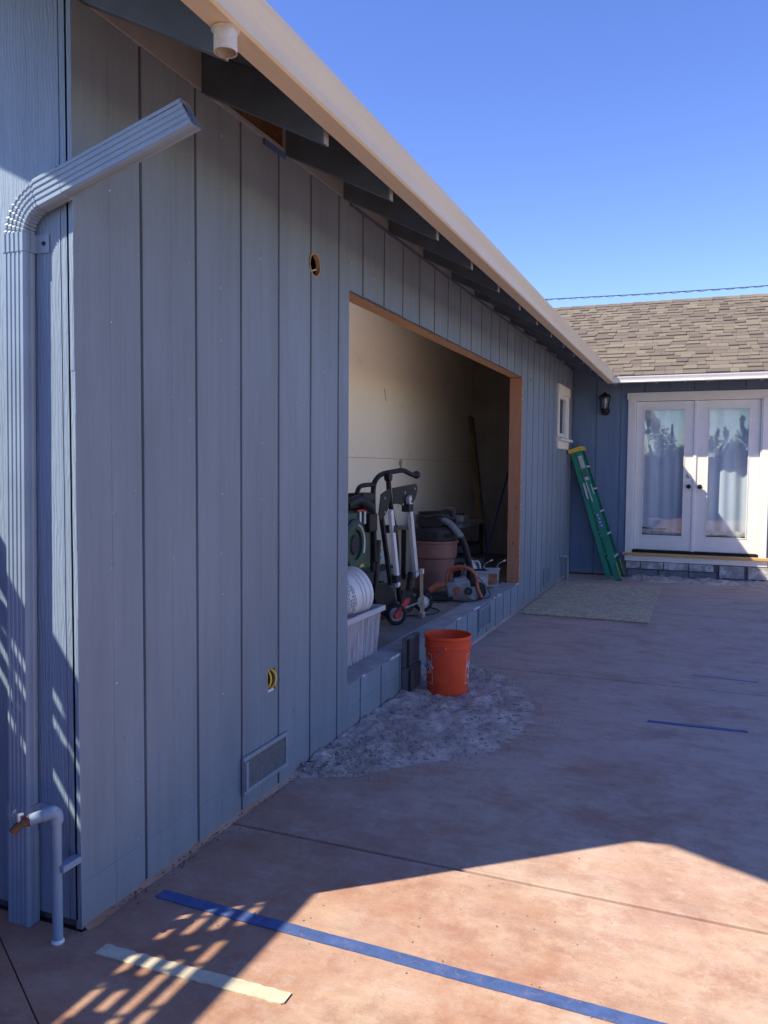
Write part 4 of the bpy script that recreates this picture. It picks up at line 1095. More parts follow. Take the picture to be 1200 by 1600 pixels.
mb.sweep([(cxs-.028, cys, 0.0), (cxs-.023, cys, 0.37), (cxs-.012, cys, 1.2), (cxs, cys, 2.12)], [(x, y) for x, y in pr], (1, 0, 0)); mb.build('pipe', MT['spout'], ds, smooth=25)
mb = MB(); mb.sweep([(cxs-.028, cys, 0.004), (cxs-.024, cys, 0.30)], [(x*1.06, y*1.08) for x, y in pr], (1, 0, 0)); mb.build('lower_sleeve', MT['spout'], ds, smooth=25)
# elbow: crimped bend then the ribbed arm
el = MB(); R = 0.127; a_end = 74
cbx = cxs+R; pts = []; n_ = 40
path = []
for i in range(n_+1):
    a = radians(a_end*i/n_); path.append((Vector((cbx-R*cos(a), cys, 2.125+R*sin(a))), a, i))
base = pr
rings = []
plain = []
for p_, a, i in path:
    t = Vector((sin(a), 0, cos(a))); sd = Vector((cos(a), 0, -sin(a)))
    cr = 1.0-(0.09 if (i % 4) in (1,) else 0.0)+(0.035 if (i % 4) == 0 else 0)
    rings.append([p_+sd*(x*cr)+Vector((0, 1, 0))*(y*cr) for x, y in base])
k = len(base)
vs_ = [x for r_ in rings for x in r_]; fs = [(i*k+j, i*k+(j+1) % k, (i+1)*k+(j+1) % k, (i+1)*k+j) for i in range(n_) for j in range(k)]
el.add(vs_, fs); el.build('elbow', MT['spout'], ds, smooth=18)
pe, ae, _ = path[-1]; t = Vector((sin(ae), 0, cos(ae))); sd = Vector((cos(ae), 0, -sin(ae)))
mb = MB(); armL = 0.550; yd = 0.0
def ring(p_, s_=1.0, cut=0): return [p_+sd*(x*s_)+Vector((0, y*s_, 0))+t*(cut*x) for x, y in base]
p1 = pe+t*armL+Vector((0, yd, 0))
rings = [ring(pe-t*.005, 1.05), ring(pe+t*.09, 1.05), ring(pe+t*.0905), ring(p1, 1, 0.25), ring(p1, .965, .25), ring(p1-t*.12, .965, .25)]
vs_ = [x for r_ in rings for x in r_]; fs = [(i*k+j, i*k+(j+1) % k, (i+1)*k+(j+1) % k, (i+1)*k+j) for i in range(5) for j in range(k)]+[tuple(5*k+j for j in range(k))]
mb.add(vs_, fs); mb.build('arm_pipe', MT['spout'], ds, smooth=18)
mb = MB(); q_ = [p1-t*0.02+sd*(x*.955)+Vector((0, y*.955, 0)) for x, y in base]; q2 = [v-t*.1 for v in q_]
mb.add(q_+q2, [(j, (j+1) % k, (j+1) % k+k, j+k) for j in range(k)]); mb.build('rusty_lining', MT['rust'], ds)
# straps
def strap(z0, z1, full=True):
    m_ = MB(); cxs = -0.181-.028*(1-z0/2.12)
    m_.sweep([(cxs, cys, z0), (cxs, cys, z1)], [(x*1.07, y*1.10) for x, y in pr], (1, 0, 0))
    m_.box(cxs+PW/2-.004, cxs+PW/2+.003, cys, YF-.002, z0, z1)
    m_.box(cxs+PW/2-.004, cxs+PW/2+.050, YF-.0045, YF-.0015, z0, z1)
    m_.build('strap', MT['spout'], ds)
    MB().lathe([(0.001, 0.005), (0.006, 0.004), (0.007, 0)], (cxs+PW/2+.032, YF-.0045, (z0+z1)/2), 8, (0, -1, 0)).build('screw', MT['blackplastic'], ds)
strap(2.085, 2.14); strap(0.335, 0.385)
mb = MB(); mb.box(-.09, -.075, -.02, YF-.001, 1.0, 1.02)

# hose bib
hb = thing('hose_bib', 'rusty outdoor tap on a painted pipe stub beside the downspout foot', 'tap', (-0.03, -0.045, 0))
px_, py_ = -0.022, -0.045
MB().tube([(px_, py_, 0.012), (px_, py_, 0.20), (px_, py_, 0.385)], 0.0155, 14).build('riser', MT['spout'], hb, smooth=True)
MB().lathe([(.0165, 0), (.020, .006), (.016, .014)], (px_, py_, 0.0), 12).build('foot_seal', MT['pailwhite'], hb)
mb = MB(); mb.tube(smoothpath([(px_, py_, .375), (px_, py_, .395), (px_-.004, py_-.010, .408), (px_-.022, py_-.030, .405)], 5), 0.0205, 14); mb.build('elbow_fitting', MT['spout'], hb, smooth=True)
MB().tube([(px_-.018, py_-.026, .405), (px_-.045, py_-.058, .398)], 0.0175, 14).build('stub', MT['spout'], hb, smooth=True)
MB().tube([(px_-.045, py_-.058, .398), (px_-.057, py_-.070, .394), (px_-.070, py_-.082, .382), (px_-.077, py_-.090, .368)], [.0185, .014, .0125, .0135], 12).build('tap_body', MT['rust'], hb, smooth=True)
mb = MB(); hc = Vector((px_-.062, py_-.078, .393)); mb.tube([hc, hc+Vector((-.004, -.002, .024))], .006, 8); mb.beam(hc+Vector((-.024, .004, .020)), hc+Vector((.018, -.010, .034)), (0, 0, 1), .006, .013); mb.beam(hc+Vector((-.03, .004, .016)), hc+Vector((-.022, .002, .034)), (0, 1, 0), .012, .004); mb.build('tap_handle', MT['alu'], hb)
MB().box(px_+.0, px_+.030, py_-.004, YF-.002, .225, .245).build('pipe_clip', MT['spout'], hb)

# ================================================================== THINGS ON THE PATIO
# plywood
ob = MB()
ob.box(-0.615, 0.615, -1.22, 1.22, 0.0, 0.0125)
o = ob.build('strand_board', MT['osb'], bevel=0.002); o.location = (0.662, 7.20, 0.005); o.rotation_euler = (0, 0, radians(0.4))
tag(o, 'weathered strand board sheet lying flat on the slab by the wall', 'board')

# step ladder leaning, folded
ldr = thing('step_ladder', 'folded green fibreglass step ladder with yellow top leaning in the far corner', 'ladder', (0.60, 9.05, 0))
def lp(base, top, s_): return Vector(base)+(Vector(top)-Vector(base))*s_
yn0, yn1, yf0, yf1 = 8.905, 8.975, 9.345, 9.275
XB, XT, ZTp = 0.745, 0.165, 1.71
nrm = Vector((ZTp, 0, XB-XT)).normalized()      # away from the wall, square to the rails
def rail(x0, x1, ya, yb, z1, dp, nm='rail', z0=0.0, th=0.028):
    m_ = MB(); p0, p1 = Vector((x0, ya, z0)), Vector((x1, yb, z1))
    m_.beam(p0, p1, (0, 1, 0), 0.005, dp)       # web
    for s_ in (-1, 1): m_.beam(p0+nrm*(s_*(dp/2-.002))+Vector((0, th/2*(1 if ya < 9.1 else -1), 0)), p1+nrm*(s_*(dp/2-.002))+Vector((0, th/2*(1 if ya < 9.1 else -1), 0)), (0, 1, 0), th, 0.004)
    return m_.build(nm, MT['fibre'], ldr)
rail(XB-.03, XT-.01, yn0, yn1, ZTp-.02, 0.082, 'front_rail'); rail(XB-.03, XT-.01, yf0, yf1, ZTp-.02, 0.082, 'front_rail')
rail(XB-.155, XT-.085, yn0+.012, yn1+.012, ZTp-.03, 0.062, 'rear_rail', .02); rail(XB-.155, XT-.085, yf0-.012, yf1-.012, ZTp-.03, 0.062, 'rear_rail', .02)
for kx in range(5):
    s_ = (kx+1)*0.175
    c_ = lp((XB-.03, 0, 0), (XT-.01, 0, ZTp-.02), s_)
    ya = yn0+(yn1-yn0)*s_; yb = yf0+(yf1-yf0)*s_
    MB().beam((c_.x, ya, c_.z), (c_.x, yb, c_.z), nrm, 0.098, 0.022).build('step', MT['alu'], ldr)
    c2 = lp((XB-.155, 0, 0.02), (XT-.085, 0, ZTp-.03), s_)
    MB().beam((c2.x, ya+.01, c2.z), (c2.x, yb-.01, c2.z), nrm, 0.03, 0.01).build('cross_bar', MT['alu'], ldr)
tp = MB(); c_ = Vector((XT-.045, (yn1+yf1)/2, ZTp)); td = Vector((XT-XB, 0, ZTp)).normalized()
tp.beam(c_-nrm*.105, c_+nrm*.085, td, 0.055, 0.375)
tp.build('top_cap', MT['yellow'], ldr, bevel=0.008)
for yy in (yn0, yf0):
    MB().beam((XB-.07, yy, .004), (XB+.015, yy, .004), (0, 1, 0), .04, .012).build('rubber_foot', MT['rubber'], ldr)
for yy in (yn0, yf0):
    MB().beam(lp((XB+.012, yy, 0), (XT+.03, yy, ZTp), .02), lp((XB+.012, yy, 0), (XT+.03, yy, ZTp), .14), (0, 1, 0), .03, .006).build('corner_brace', MT['yellow'], ldr)
def lsticker(s0, s1, wd, mat, off=0.0, nm='sticker'):
    a = lp((XB-.03, yn0-.0032, 0), (XT-.01, yn1-.0032, ZTp-.02), s0)+nrm*off; b = lp((XB-.03, yn0-.0032, 0), (XT-.01, yn1-.0032, ZTp-.02), s1)+nrm*off
    return MB().beam(a, b, (0, 1, 0), .0008, wd).build(nm, MT[mat], ldr)
lsticker(.87, .965, .052, 'sticker'); lsticker(.775, .80, .05, 'sticker'); lsticker(.80, .86, .045, 'dkgrey'); lsticker(.40, .52, .045, 'sticker_blue'); lsticker(.66, .74, .012, 'alu', .03)
for q_ in range(9):
    lsticker(.88+.0085*q_, .882+.0085*q_, .036, 'dkgrey', 0.001, 'print_line').location.y -= .0006
for q_ in range(4):
    lsticker(.415+.027*q_, .428+.027*q_, .022, 'sticker', .004*(-1)**q_, 'print_mark').location.y -= .0007
MB().beam(lp((XB-.12, yn0, 0), (XT-.07, yn1, ZTp), .62), lp((XB-.12, yn0, 0), (XT-.07, yn1, ZTp), .74)+Vector((0, -.006, 0)), (0, 1, 0), .006, .022).build('spreader', MT['alu'], ldr)
MB().beam(lp((XB-.05, yn0, 0), (XT-.03, yn1, ZTp), .60)+Vector((0, -.005, 0)), lp((XB-.09, yn0, 0), (XT-.03, yn1, ZTp), .75)+Vector((0, -.006, 0)), (0, 1, 0), .004, .014).build('spreader', MT['alu'], ldr)

# orange bucket
bk = thing('bucket', 'bright orange plastic bucket with white printed squares on the dirt patch', 'bucket', (0.250, 2.985, 0.018))
bx, by, bz = 0.250, 2.985, 0.018
RB, RT, HB = 0.130, 0.149, 0.372
def rz(z): return RB+(RT-RB)*min(1, z/0.30)*0.72
pf = [(0.001, 0.012), (RB-.012, 0.012), (RB-.010, 0.0), (RB-.003, 0.0), (RB, 0.006), (rz(.15), .15), (rz(.285), 0.285), (RT-.004, 0.287), (RT+.001, 0.290), (RT+.001, 0.296), (RT-.004, .298), (RT-.004, 0.312), (RT+.002, 0.314), (RT+.002, 0.319), (RT-.003, 0.321), (RT-.002, 0.345), (RT+.001, 0.352), (RT+.004, 0.356), (RT+.004, .368), (RT, HB), (RT-.004, HB), (RT-.006, .35), (RB+.0, .02), (0.001, .016)]
mb = MB(); mb.lathe(pf, (bx, by, bz), 64); mb.build('pail', MT['orange'], bk, smooth=30)
cam_az = math.atan2(-1.8349-by, 1.7637-bx)
hA = cam_az-radians(8); hv = Vector((cos(hA), sin(hA), 0)); hs = Vector((-sin(hA), cos(hA), 0))
for s_ in (1, -1):
    e_ = MB(); e_.lathe([(0.001, .010), (0.010, .010), (0.014, 0.004), (0.014, -.004)], Vector((bx, by, bz+.304))+hv*(s_*(RT)), 16, hv*s_); e_.build('handle_ear', MT['orange'], bk, smooth=30)
C0 = Vector((bx, by, bz+.304)); hp = []
side_v = Vector((-sin(hA), cos(hA), 0))*-1
for i in range(25):
    a = pi*i/24
    hp.append(C0+hv*(cos(a)*(RT+.008))+side_v*(sin(a)*(RT+.016))*0.93+Vector((0, 0, -sin(a)*0.15)))
MB().tube(hp, 0.0022, 6).build('wire_handle', MT['steel'], bk, smooth=True)
MB().tube(hp[10:15], 0.010, 10).build('grip', MT['pailwhite'], bk, smooth=True)
def text_mesh(body, size):
    c_ = bpy.data.curves.new('t', 'FONT'); c_.body = body; c_.size = size; c_.align_x = 'CENTER'; c_.align_y = 'CENTER'; c_.resolution_u = 3; c_.space_character = .92; c_.space_line = .78; c_.offset = .0014
    o_ = bpy.data.objects.new('t', c_); COL.objects.link(o_); bpy.context.view_layer.update()
    me = bpy.data.meshes.new_from_object(o_.evaluated_get(bpy.context.evaluated_depsgraph_get()))
    bpy.data.objects.remove(o_, do_unlink=True); return me
tm = text_mesh('THE\nHOME\nDEPOT', 0.052)
def wrap(pts_uv, az, zc, d=0.0012):
    out = []
    for u_, v_ in pts_uv:
        z = zc+v_; r_ = rz(z)+d; a = az+u_/r_; out.append((bx+r_*cos(a), by+r_*sin(a), bz+z))
    return out
for azo, lb in ((cam_az-radians(84), 0), (cam_az+radians(96), 1)):
    rot = radians(45); bmh = bmesh.new(); bmh.from_mesh(tm)
    bmesh.ops.subdivide_edges(bmh, edges=[e for e in bmh.edges if e.calc_length() > .012], cuts=1, use_grid_fill=False)
    bmesh.ops.triangulate(bmh, faces=bmh.faces)
    uv = [(1.25*(v.co.x*cos(rot)-v.co.y*sin(rot)), 1.25*(v.co.x*sin(rot)+v.co.y*cos(rot))) for v in bmh.verts]
    m_ = MB(); bmh.verts.index_update(); m_.add(wrap(uv, azo, .165), [tuple(v.index for v in f.verts) for f in bmh.faces]); bmh.free()
    m_.build('printed_lettering', MT['pailwhite'], bk)
    m_ = MB(); hw, t_ = .096, .0036; nn = 24
    for (u0, v0, u1, v1) in ((-hw, -hw, hw, -hw+t_), (-hw, hw-t_, hw, hw), (-hw, -hw, -hw+t_, hw), (hw-t_, -hw, hw, hw)):
        for i in range(nn):
            if u1-u0 > v1-v0: q_ = [(u0+(u1-u0)*i/nn, v0), (u0+(u1-u0)*(i+1)/nn, v0), (u0+(u1-u0)*(i+1)/nn, v1), (u0+(u1-u0)*i/nn, v1)]
            else: q_ = [(u0, v0+(v1-v0)*i/nn), (u1, v0+(v1-v0)*i/nn), (u1, v0+(v1-v0)*(i+1)/nn), (u0, v0+(v1-v0)*(i+1)/nn)]
            m_.add(wrap(q_, azo, .165), [(0, 1, 2, 3)])
    m_.build('printed_square', MT['pailwhite'], bk)

# dark pavers leaning beside the bucket
for (z0, z1, x0, lab) in ((0.012, 0.185, 0.052, 'dark grey block standing against the siding left of the orange bucket, lower of two'), (0.187, 0.375, 0.040, 'dark grey block left of the orange bucket, upper of two')):
    tpv = thing('grey_block', lab, 'block', (0.04, 2.9, z0), 'dark grey blocks against the siding')
    MB().box(0.004, x0, 2.80, 3.035, z0, z1).build('body', MT['dkgrey'], tpv, bevel=0.004)
    MB().box(x0+.0005, x0+.010, 2.795, 2.822, z0+.002, z1-.004).build('edge_rib', MT['blackplastic'], tpv, bevel=0.002)
    MB().box(x0+.0005, x0+.007, 2.85, 3.03, z1-.022, z1-.008).build('face_rib', MT['dkgrey'], tpv, bevel=0.002)

# ================================================================== THINGS INSIDE THE OPENING
RX = Vector((0.926, 0.377, 0)); RYv = Vector((-0.377, 0.926, 0)); ZV = Vector((0, 0, 1))
class Loc:
    """local frame: u to the right along the sill diagonal, w away, v up"""
    def __init__(s, o_): s.o = Vector(o_)
    def __call__(s, u, v, w_=0): return s.o+RX*u+RYv*w_+ZV*v

# shop vacuum
vc = thing('shop_vacuum', 'dusty brown tub shop vacuum with dark lid and hose', 'vacuum', (-0.62, 5.28, FL))
c_ = (-0.62, 5.28, FL)
MB().lathe([(0.001, .03), (0.172, .03), (0.176, .05), (0.196, .33), (0.206, .335), (0.213, .345), (0.220, .475), (0.232, .480), (0.232, .500), (0.216, .502)], c_, 48).build('tub', MT['tub'], vc, smooth=30)
MB().lathe([(0.20, 0.0), (0.215, .01), (0.20, .03), (0.12, .035)], c_, 32).build('dolly', MT['blackplastic'], vc, smooth=30)
MB().lathe([(0.225, .503), (0.232, .512), (0.226, .56), (0.222, .60), (0.200, .625), (0.165, .64), (0.155, .655)], c_, 48).build('lid', MT['blackplastic'], vc, smooth=25)
MB().lathe([(0.158, .650), (0.165, .665), (0.168, .72), (0.150, .745), (0.08, .755), (0.001, .757)], (c_[0]-.01, c_[1]-.01, c_[2]), 36, sy=.85).build('motor_head', MT['blackplastic'], vc, smooth=25)
Lc = Loc(c_)
mb = MB(); mb.beam(Lc(-.16, .665, -.16), Lc(.05, .672, -.17), ZV, .075, .03); mb.beam(Lc(-.15, .76, -.05), Lc(.05, .765, -.04), RYv, .06, .02); mb.build('handle_block', MT['black'], vc, bevel=.006)
for uu in (-.13, .0, .12):
    MB().beam(Lc(uu-.022, .555, -.232), Lc(uu+.022, .555, -.232), ZV, .045, .012).build('latch', MT['black'], vc, bevel=.003)
mb = MB(); mb.tube(smoothpath([Lc(.05, .70, -.10), Lc(.13, .665, -.15), Lc(.19, .60, -.17), Lc(.24, .545, -.16)], 6), [.05]*0 or .032, 14); mb.build('inlet_nozzle', MT['dust_grey'], vc, smooth=True)
hp = smoothpath([Lc(.235, .55, -.16), Lc(.275, .46, -.15), Lc(.31, .34, -.12), Lc(.335, .22, -.08), Lc(.33, .10, -.02), Lc(.30, .04, .05)], 14)
MB().tube(hp, [0.030+0.003*(i % 2) for i in range(len(hp))], 14).build('hose', MT['blackplastic'], vc, smooth=60)
hp = smoothpath([Lc(-.10, .71, -.13), Lc(0, .74, -.15), Lc(.10, .73, -.12), Lc(.17, .70, -.02), Lc(.16, .77, .03), Lc(.06, .77, .05)], 8)
MB().tube(hp, 0.012, 8).build('power_cord', MT['cordblack'], vc, smooth=True)
MB().tube([Lc(.08, .765, .0), Lc(.08, .80, 0), Lc(.19, .805, 0), Lc(.195, .70, 0)], 0.003, 6).build('wire_bail', MT['dust_grey'], vc, smooth=True)

# demolition saw with orange loop handle
sw = thing('cutoff_saw', 'dirty power cutter with a big orange loop handle beside the sill', 'saw', (-0.32, 4.80, FL))
Ls = Loc((-0.32, 4.86, FL))
MB().tube(smoothpath([Ls(-.02, .13, .02), Ls(-.035, .20, .02), Ls(-.015, .27, .02), Ls(.06, .305, .0), Ls(.15, .295, -.02), Ls(.215, .235, -.03), Ls(.235, .12, -.04), Ls(.27, .04, -.05)], 8), 0.0165, 12).build('loop_handle', MT['orange_tool'], sw, smooth=True)
MB().tube(smoothpath([Ls(.0, .12, .07), Ls(-.01, .20, .07), Ls(.03, .265, .06), Ls(.10, .28, .04)], 6), 0.012, 10).build('inner_handle', MT['orange_tool'], sw, smooth=True)
mb = MB(); mb.beam(Ls(-.04, .10, 0), Ls(.17, .14, 0), ZV, .13, .15); mb.build('engine_housing', MT['dust_grey'], sw, bevel=.02)
mb = MB(); mb.beam(Ls(.02, .175, 0), Ls(.14, .20, 0), ZV, .05, .11); mb.build('air_box', MT['dust_grey'], sw, bevel=.015)
mb = MB(); mb.beam(Ls(-.205, .035, 0), Ls(.02, .035, 0), ZV, .045, .10); mb.beam(Ls(-.20, .04, 0), Ls(-.16, .085, 0), RYv, .08, .03); mb.build('guard_base', MT['blackplastic'], sw, bevel=.008)
mb = MB(); mb.tube([Ls(-.19, .095, -.03), Ls(-.12, .135, -.03), Ls(-.05, .155, -.03)], [.026, .032, .028], 12); mb.build('rear_grip', MT['orange_tool'], sw, smooth=True)
MB().beam(Ls(.03, .09, -.082), Ls(.085, .115, -.082), ZV, .06, .012).build('orange_panel', MT['orange_tool'], sw, bevel=.004)
MB().lathe([(.001, .012), (.05, .012), (.058, .006), (.058, -.006), (.001, -.012)], Ls(.20, .075, -.03), 28, RYv).build('belt_cover', MT['dust_grey'], sw, smooth=30)
MB().lathe([(.001, .003), (.085, .003), (.085, -.003), (.001, -.003)], Ls(.235, .088, .03), 36, RYv).build('cutting_disc', MT['blackplastic'], sw, smooth=30)
MB().lathe([(.012, 0), (.035, 0), (.035, .02), (.012, .02)], Ls(.15, .10, -.085), 18, RYv).build('starter_cap', MT['blackplastic'], sw, smooth=30)
cd_ = MB().tube(smoothpath([Ls(-.20, .05, -.02), Ls(-.225, .018, -.05), Ls(-.17, .007, -.10), Ls(-.06, .007, -.10), Ls(.03, .008, -.03), Ls(.16, .008, -.09), (-.075, 5.02, .287), (-.05, 5.13, .287), (-.06, 5.24, .30), (-.13, 5.30, .38), (-.22, 5.26, .48)], 8), 0.0042, 7).build('power_cord', MT['cordblack'], smooth=True)
tag(cd_, 'thin black cord looping over the sill in front of the cutter', 'cord')

# grey white jug / bag behind
jg = thing('plastic_jug', 'crumpled pale grey plastic jug behind the orange handled cutter', 'jug', (-.42, 5.6, FL))
Lj = Loc((-.36, 5.62, FL))
mb = MB(); mb.lathe([(0.001, 0), (.085, .0), (.095, .03), (.10, .12), (.092, .19), (.06, .245), (.032, .27), (.03, .285)], Lj(0, 0), 28, sx=.85)
for i, v in enumerate(mb.v):
    n_ = noise.noise(Vector(v)*14)*.018; mb.v[i] = (v[0]+n_, v[1]-n_, v[2])
mb.build('body', MT['jug'], jg, smooth=35)
MB().lathe([(.034, .285), (.034, .31), (.001, .312)], Lj(0, 0), 18).build('cap', MT['blackplastic'], jg, smooth=30)
MB().tube(smoothpath([Lj(.03, .27), Lj(.075, .27, -.01), Lj(.095, .22, -.01), Lj(.09, .16, -.01)], 5), .011, 8).build('handle', MT['jug'], jg, smooth=True)
MB().tube(smoothpath([Lj(-.10, .05, -.1), Lj(-.09, .16, -.1), Lj(-.02, .24, -.09), Lj(.02, .20, -.1), Lj(.0, .12, -.11)], 6), .004, 6).build('looped_wire', MT['cordblack'], jg)

# two tubs with lids
for (p_, lab, orange) in (((-.235, 5.55, FL+.003), 'square grey lidded tub on the sill edge, nearer of two', False), ((-.20, 5.83, FL+.003), 'square tub with orange label by the right jamb', True)):
    tb = thing('lidded_tub', lab, 'tub', p_, 'lidded tubs on the sill')
    Lt = Loc(p_); s0, s1, hh = .058, .068, .175
    m_ = MB()
    vs_ = [Lt(a*s0, 0, b*s0) for a, b in ((-1, -1), (1, -1), (1, 1), (-1, 1))]+[Lt(a*s1, hh, b*s1) for a, b in ((-1, -1), (1, -1), (1, 1), (-1, 1))]
    m_.add(vs_, [(0, 3, 2, 1), (4, 5, 6, 7), (0, 1, 5, 4), (1, 2, 6, 5), (2, 3, 7, 6), (3, 0, 4, 7)]); m_.build('body', MT['greytub'], tb, bevel=.010)
    m_ = MB(); m_.beam(Lt(-.076, hh+.010), Lt(.076, hh+.010), ZV, .022, .152); m_.build('lid', MT['greytub'], tb, bevel=.006)
    m_ = MB(); m_.beam(Lt(-.06, hh+.024), Lt(.05, hh+.026), ZV, .007, .10); m_.build('lid_scrap', MT['blackplastic'], tb, bevel=.002)
    m_ = MB(); m_.beam(Lt(-.042, .085, -.0665), Lt(.048, .085, -.0665), ZV, .11, .002); m_.build('label', MT['orange_tool'] if orange else MT['jug'], tb)
    if orange:
        m_ = MB(); m_.beam(Lt(.0, .115, -.069), Lt(.045, .115, -.069), ZV, .03, .001); m_.beam(Lt(-.035, .055, -.069), Lt(.02, .055, -.069), ZV, .02, .001); m_.build('label_print', MT['dkgrey'], tb)
for (a, b, lab) in ((0.0, 0.10, 'left wire rod with white tip standing behind the lidded tubs'), (.13, .15, 'right wire rod with white tip standing behind the lidded tubs')):
    Lw = Loc((-.20, 5.72, FL+.21)); wr = thing('wire_rod', lab, 'rod', Lw(a-.03, 0), 'white tipped wires over the tubs')
    MB().tube(smoothpath([Lw(a-.05, -.02, .06), Lw(a-.03, .02, .06), Lw(a, .045, .05), Lw(a+.03, .06, .05)], 5), .0028, 6).build('wire', MT['alu'], wr)
    MB().tube([Lw(a+.02, .056, .05), Lw(a+.042, .068, .05)], .007, 8).build('tip', MT['pailwhite'], wr, smooth=True)

# clear tote with white pail lying in it
tt = thing('clear_tote', 'clear plastic tote standing on the inside floor by the left jamb', 'tote', (-.32, 2.35, FL))
x0, x1, y0, y1, z0, z1 = -.52, -.135, 2.02, 2.80, OZ0+.001, .572
m_ = MB(); ti = .022
outer0 = [(x0+ti, y0+ti), (x1-ti, y0+ti), (x1-ti, y1-ti), (x0+ti, y1-ti)]; outer1 = [(x0, y0), (x1, y0), (x1, y1), (x0, y1)]
def inset(p4, d): cx_ = sum(a for a, b in p4)/4; cy_ = sum(b for a, b in p4)/4; return [(a+(d if a < cx_ else -d), b+(d if b < cy_ else -d)) for a, b in p4]
rr = [[(a, b, z0) for a, b in outer0], [(a, b, z1) for a, b in outer1], [(a, b, z1) for a, b in inset(outer1, .004)], [(a, b, z0+.004) for a, b in inset(outer0, .004)]]
vs_ = [v for r_ in rr for v in r_]; fs = [(i*4+j, i*4+(j+1) % 4, (i+1)*4+(j+1) % 4, (i+1)*4+j) for i in range(3) for j in range(4)]+[(0, 1, 2, 3), (12, 13, 14, 15)]
m_.add(vs_, fs); m_.build('tub', MT['clear'], tt)
m_ = MB()
for (a, b, c, d) in ((x0-.02, x1+.02, y0-.02, y0), (x0-.02, x1+.02, y1, y1+.02), (x0-.02, x0, y0, y1), (x1, x1+.02, y0, y1)): m_.box(a, b, c, d, z1-.028, z1+.004)
m_.build('rim', MT['clearrim'], tt, bevel=.003)
for yy in np.arange(y0+.06, y1-.03, .085):
    MB().beam((x1-ti+.002, yy, z0+.01), (x1+.001, yy, z1-.03), (0, 1, 0), .012, .003).build('side_rib', MT['clear'], tt)
wp_ = thing('white_pail', 'white ribbed plastic pail lying in the clear tote', 'pail', (-.34, 2.5, .5))
pax = Vector((0.30, 0.90, 0.18)).normalized(); pc = Vector((-.34, 2.32, .635))
MB().lathe([(0.001, 0), (.128, 0), (.132, .01), (.136, .12), (.141, .235), (.146, .237), (.146, .245), (.141, .248), (.142, .262), (.148, .265), (.148, .272), (.143, .275), (.144, .30), (.149, .305), (.149, .325), (.145, .33), (.139, .33), (.128, .02)], pc, 48, pax).build('body', MT['pailwhite'], wp_, smooth=30)
m_ = MB(); sdp = Vector((1, 0, 0)); sdp = (sdp-pax*sdp.dot(pax)).normalized(); up_ = pax.cross(sdp)
for r_ in range(12):
    for sgm in range(14):
        if random.random() < .12: continue
        a0_ = radians(-55+8*sgm); a1_ = radians(-55+8*sgm+random.uniform(4, 7.5)); zz = .03+.013*r_; R_ = .1372+.0215*(zz/.235)*.25
        m_.add([pc+pax*(zz+dz)+(sdp*cos(a)+up_*sin(a))*R_ for a, dz in ((a0_, 0), (a1_, 0), (a1_, .0045), (a0_, .0045))], [(0, 1, 2, 3)])
m_.build('printed_text_lines', MT['dkgrey'], wp_)
rg = thing('pink_cloth', 'dull pink bundle seen through the side of the clear tote', 'cloth', (-.33, 2.45, FL))
m_ = MB(); m_.lathe([(0.001, 0.01), (.11, .02), (.13, .08), (.10, .15), (.001, .18)], (-.34, 2.52, FL), 20, sx=1.0, sy=1.1)
for i, v in enumerate(m_.v):
    n_ = noise.noise(Vector(v)*12)*.03; m_.v[i] = (v[0]+n_, v[1]+n_, v[2])
m_.build('bundle', simple('dull_pink_cloth', (0.36, 0.17, 0.18), 0.9), rg, smooth=True)

# folding saw stand with green saw strapped on
PX = -0.42
st_ = thing('folding_saw_stand', 'upright folded black wheeled saw stand with silver legs and green saw', 'saw stand', (PX, 3.8, FL))
def P(y, z, x=PX): return Vector((x, y, z))
MB().tube(smoothpath([P(3.36, .78), P(3.335, 1.05), P(3.32, 1.25), P(3.335, 1.33), P(3.39, 1.375), P(3.50, 1.405), P(3.70, 1.42), P(3.90, 1.43), P(4.03, 1.41), P(4.12, 1.395), P(4.19, 1.395)], 6), 0.0185, 12).build('handle_tube', MT['black'], st_, smooth=True)
MB().lathe([(.001, -.03), (.02, -.028), (.030, -.015), (.032, .01), (.02, .03), (.001, .035)], P(4.21, 1.395), 18, (0, 1, 0)).build('handle_knob', MT['blackplastic'], st_, smooth=True)
MB().tube(smoothpath([P(3.60, 1.41), P(3.62, 1.29), P(3.665, 1.15), P(3.74, 1.0), P(3.79, .85), P(3.80, .70), P(3.83, .55), P(3.86, .42)], 6), 0.019, 12).build('frame_tube', MT['black'], st_, smooth=True)
MB().lathe([(.001, -.02), (.034, -.02), (.038, 0), (.034, .02), (.001, .02)], P(3.53, 1.385, PX+.03), 18, (1, 0, 0)).build('pivot_knob', MT['blackplastic'], st_, smooth=30)
MB().tube(smoothpath([P(3.36, 1.0, PX-.02), P(3.37, .80, PX-.02), P(3.40, .62, PX-.02), P(3.52, .50, PX-.02), P(3.60, .42, PX-.02)], 5), .019, 10).build('lower_tube', MT['blackplastic'], st_, smooth=True)
MB().tube(smoothpath([P(3.02, 1.20), P(3.05, 1.29), P(3.12, 1.325), P(3.31, 1.33)], 6), .016, 10).build('inner_handle', MT['black'], st_, smooth=True)
def plate(pts, x, th, nm, mat):
    k_ = len(pts); m_ = MB(); m_.add([(x, y, z) for y, z in pts]+[(x+th, y, z) for y, z in pts], [tuple(range(k_)), tuple(range(k_, 2*k_))[::-1]]+[(i, (i+1) % k_, (i+1) % k_+k_, i+k_) for i in range(k_)]); return m_.build(nm, MT[mat], st_, bevel=.0015)
plate([(3.40, 1.26), (3.56, 1.30), (3.585, 1.28), (3.58, 1.22), (3.54, 1.15), (3.47, 1.10), (3.40, 1.07), (3.36, 1.12)], PX+.022, .006, 'pivot_plate', 'black')
